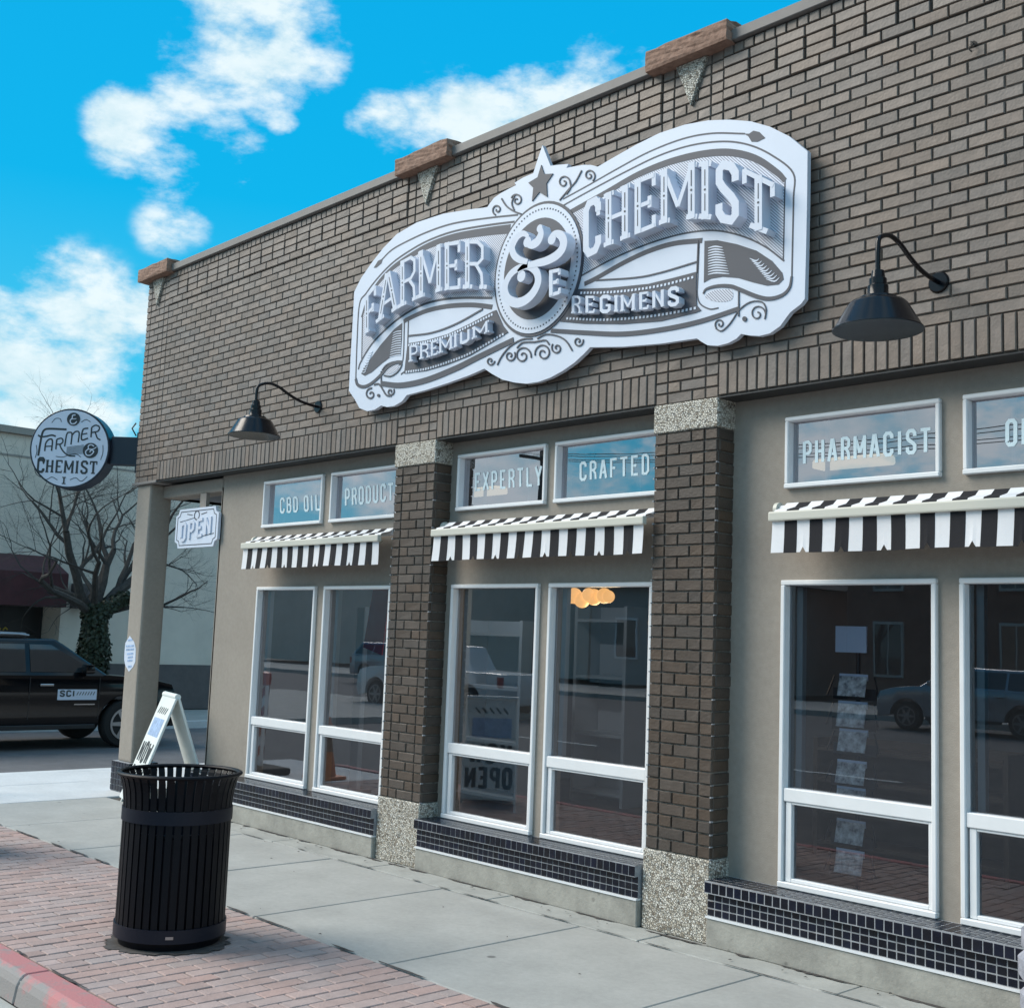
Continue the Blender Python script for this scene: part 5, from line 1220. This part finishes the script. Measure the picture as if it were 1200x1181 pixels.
for i, (x, y, lb) in enumerate(((-25.3, -23.4, 'bare street tree between the gabled house and the brick building'), (-4.0, -23.6, 'bare street tree between the brick building and the low white shop'))):
    tree('street_tree', lb, (x, y, 0), 2.2, [((.4, .3, 1), 2.0, .1), ((-.5, .2, .9), 2.0, .1), ((.1, -.5, 1), 2.0, .09), ((.0, .6, .8), 1.8, .08)], 30+i, False, 4, .16)
def poles():
    for i, x in enumerate((-32, 2.5)):
        T = thing('utility_pole', 'wooden utility pole with a crossarm beside the %s' % ('gabled house' if i == 0 else 'low white shop'), 'pole', (x, -19.6, 0))
        MB().tube([(x, -19.6, 0), (x, -19.6, 9.2)], [.15, .11], 10).build('post', 'bark', T, smooth=True); MB().box(x-.05, x+.05, -20.8, -18.4, 8.5, 8.62).build('crossarm', 'bark', T)
    for k, y in enumerate((-13.4, -12.8, -11.8, -11.2)):
        w = MB(); n = 20; w.tube([(-32+34.5*t, y-7.3, 8.66-.9*4*t*(1-t)) for t in [j/n for j in range(n+1)]], .014, 5)
        tag(w.build('overhead_wire', 'wire'), 'black overhead wire slung between the two utility poles, %s on the crossarms' % ('outermost', 'second', 'third', 'innermost')[k], 'wire', 'overhead wires')
poles()
def barricade():
    T = thing('barricade', 'red and white striped road barricade at the street corner', 'barricade', (-12.75, 4.0, 0)); C = Vector((-12.75, 4.0, 0))
    pl = Plane(C, (.94, .34, 0), (0, 0, 1))
    b = MB(); b.prism([pl.at((-.16, .1)), pl.at((.16, .1)), pl.at((.16, 1.05)), pl.at((-.16, 1.05))], -pl.n*.05); b.build('panel', 'vinyl', T, bevel=.01)
    for s_ in (-1, 1):
        for i in range(4):
            m = MB(); z = .12+i*.235; d = .003 if s_ > 0 else -.053
            p = [(-.158, z), (.158, z+.12), (.158, z+.235), (-.158, z+.115)]
            m.add([pl.at(q, d) for q in p], [(0, 1, 2, 3)]); m.build('stripe', 'red', T)
    MB().box(C.x-.3, C.x+.3, C.y-.25, C.y+.25, 0, .08).build('base', 'rubber', T, bevel=.02)
    MB().lathe([(0, 1.22), (.07, 1.2), (.08, 1.13), (.07, 1.06), (0, 1.05)], C-pl.n*.025, 16).build('warning_lamp', 'red', T, smooth=True)
barricade()
def cone():
    C = Vector((-11.95, 3.62, 0)); T = thing('traffic_cone', 'orange traffic cone with a dark band at the street corner', 'traffic cone', C)
    MB().box(C.x-.19, C.x+.19, C.y-.19, C.y+.19, .0, .04).build('base', 'orange', T, bevel=.01)
    MB().lathe([(.14, .04), (.09, .32)], C, 24).build('lower_cone', 'orange', T, smooth=True); MB().lathe([(.092, .321), (.065, .5)], C, 24).build('band', 'far_wall_dark', T, smooth=True); MB().lathe([(.064, .501), (.03, .72), (0, .72)], C, 24).build('upper_cone', 'orange', T, smooth=True)
cone()

# ------------------------------------------------------------------ inside the shop window
def inside():
    # pendant lamp of amber globes
    p = onY(692, 700, 6.75)
    T = thing('pendant_lamp', 'cluster of glowing amber globes hanging inside the window beside the pier', 'pendant lamp', (p.x, 6.75, 3.2))
    for i, (x, y, r) in enumerate(((673, 698, 8.5), (682, 703, 8.5), (696, 699.5, 9), (690, 697, 7.5), (708, 698, 8.5), (667, 701, 6), (713, 699, 7))):
        q = onY(x, y, 6.72+.02*(i % 3)); s = r*(onY(x+1, y, 6.75)-onY(x, y, 6.75)).length*.8
        MB().lathe([(s*math.sin(a), -s*math.cos(a)) for a in [math.pi*j/10 for j in range(11)]], q, 18).build('globe', 'amber', T, smooth=True)
    MB().tube([(p.x, 6.75, 3.2), (p.x, 6.75, p.z+.05)], .008, 6).build('cord', 'wire', T)
    ld = bpy.data.lights.new('globe_light', 'POINT'); ld.energy = 2.5; ld.color = (1, .7, .4); ld.shadow_soft_size = .12; lo = bpy.data.objects.new('globe_light', ld); COL.objects.link(lo); lo.parent = T; lo.location = (0, .15, p.z-.12-3.2)
    # ceiling light seen through the transoms
    for (xa, ya, xb, yb, lb) in ((960, 548, 1045, 545, 'warm lit ceiling light strip behind the PHARMACIST transom'), (548, 580, 590, 578, 'warm lit ceiling light strip behind the EXPERTLY transom')):
        a, b = onY(xa, ya, 7.6), onY(xb, yb, 7.6); T = thing('ceiling_light', lb, 'ceiling light', ((a.x+b.x)/2, 7.6, 3.2), 'ceiling lights inside the shop')
        ld = bpy.data.lights.new('strip_light', 'AREA'); ld.energy = 6; ld.color = (.95, .97, 1); ld.shape = 'RECTANGLE'; ld.size = b.x-a.x; ld.size_y = .14; lo = bpy.data.objects.new('strip_light', ld); COL.objects.link(lo); lo.parent = T; lo.location = (0, -.02, a.z-.03-3.2)
        MB().box(a.x, b.x, 7.5, 7.66, a.z-.02, a.z+.04).build('diffuser', 'warm_panel', T, bevel=.01); MB().box(a.x-.01, b.x+.01, 7.49, 7.67, a.z+.045, a.z+.08).build('housing', 'vinyl', T)
        MB().tube([((a.x+b.x)/2, 7.6, a.z+.08), ((a.x+b.x)/2, 7.6, 3.25)], .008, 6).build('rod', 'wire', T)
    # rack of greeting cards
    Y = 6.19; c0 = onY(993, 760, Y); c1 = onY(991, 1020, Y)
    T = thing('card_rack', 'dark wire spinner rack for greeting cards behind the tall window', 'card rack', (c0.x, Y+.12, .05))
    MB().tube([(c0.x, Y+.12, .05), (c0.x, Y+.12, c0.z+.05)], .014, 8).build('post', 'rack', T, smooth=True); MB().lathe([(0, .06), (.2, .055), (.22, .05), (0, .05)], (c0.x, Y+.12, 0), 24).build('base', 'rack', T, smooth=True)
    k = (onY(994, 850, Y)-onY(993, 850, Y)).length*.82; rows = [(998, 804, 37, 24), (997, 838, 38, 28), (998, 869, 37, 24), (996, 906, 38, 25), (995, 937, 37, 24), (995, 976, 37, 25), (994, 1011, 36, 25)]
    sg = onY(997, 749, Y); m = MB(); m.box(sg.x-.10, sg.x+.10, Y, Y+.012, sg.z-.075, sg.z+.075); tag(m.build('rack_notice', 'card_edge'), 'pale blue notice on top of the card rack', 'notice')
    nm = ('topmost', 'second', 'third', 'fourth', 'fifth', 'sixth', 'lowest')
    for i, (x, y, w, h) in enumerate(rows):
        q = onY(x, y, Y); w2, h2 = w*k*.53, h*k*.52
        pk = MB(); pk.box(q.x-w2-.05, q.x+w2+.05, Y+.03, Y+.034, q.z-h2-.02, q.z-h2*.2)
        for s in (-1, 1): pk.tube([(q.x+s*(w2+.04), Y+.03, q.z+h2), (q.x+s*(w2+.075), Y+.01, q.z-h2)], .006, 5)
        pk.build('pocket', 'rack', T)
        m = MB(); m.prism([(q.x-w2, Y-.012, q.z-h2), (q.x+w2, Y-.012, q.z-h2), (q.x+w2, Y+.018, q.z+h2), (q.x-w2, Y+.018, q.z+h2)], (0, .004, 0))
        t = thing('greeting_card', '%s greeting card, counted from the top, with a grey picture in the card rack' % nm[i], 'greeting card', (q.x, Y, q.z), 'greeting cards in the rack')
        m.build('picture', 'card', t)
        m = MB(); m.box(q.x-w2-.004, q.x+w2+.002, Y+.022, Y+.026, q.z+h2*.6, q.z+h2+.014); m.build('back_leaf', 'card_edge', t)
    # a pale display panel, a red banner and a clothed figure form further in
    q = onY(438, 730, 7.4); T = thing('hanging_banner', 'red banner hanging inside the left shop window', 'banner', (q.x, 7.4, q.z))
    b = MB(); b.prism([(q.x-.16, 7.4, q.z-.25), (q.x+.16, 7.4, q.z-.32), (q.x+.22, 7.42, q.z+.34), (q.x-.05, 7.42, q.z+.42)], (0, .01, 0)); b.build('cloth', 'red', T); MB().tube([(q.x-.1, 7.41, q.z+.42), (q.x+.1, 7.41, 3.25)], .006, 5).build('string', 'wire', T)
    q = onY(412, 770, 7.6); T = thing('display_panel', 'tall blue grey display panel standing inside the left shop window', 'display panel', (q.x, 7.6, .05))
    MB().box(q.x-.2, q.x+.2, 7.6, 7.66, .1, 2.0).build('panel', 'interior_frame', T, bevel=.01); MB().box(q.x-.25, q.x+.25, 7.5, 7.76, .05, .1).build('foot', 'rack', T)
    for i, (px_, Y2, lb) in enumerate(((570, 8.2, 'white display shelf deep inside the EXPERTLY window'), (700, 9.4, 'pale cabinet deep inside the CRAFTED window'), (1060, 8.8, 'dark wooden counter inside behind the card rack'))):
        q = onY(px_, 850, Y2); T = thing('shop_fixture', lb, 'shop fixture', (q.x, Y2, .05)); mt = ('interior_frame', 'interior_frame', 'interior_floor')[i]; hh = (1.9, 2.1, 1.0)[i]; wd = (.9, .7, 1.6)[i]
        for s in (-1, 1): MB().box(q.x+s*wd/2-.02, q.x+s*wd/2+.02, Y2, Y2+.4, .05, hh).build('side', mt, T)
        MB().box(q.x-wd/2+.021, q.x+wd/2-.021, Y2+.37, Y2+.4, .05, hh).build('back', mt, T)
        for j in range(4): MB().box(q.x-wd/2+.021, q.x+wd/2-.021, Y2, Y2+.36, .15+j*(hh-.2)/3.2, .18+j*(hh-.2)/3.2).build('shelf', mt, T)
inside()
def urn():
    p = onY(1196, 1110, 5.5); r = .15; c = Vector((p.x+r+.0, 5.5, 0))
    T = thing('stone_urn', 'lobed grey stone urn standing before the tiled sill', 'urn', c)
    MB().lathe([(.0, 0), (.13, 0), (.13, .05), (.09, .08), (.10, .13), (.142, .19), (.142, .25), (.115, .28), (.148, .33), (.150, .40), (.12, .43), (.135, .45), (.135, .52), (.11, .52), (.10, .46), (0, .45)], c, 32).build('bowl', 'stone_grey', T, smooth=True)
urn()
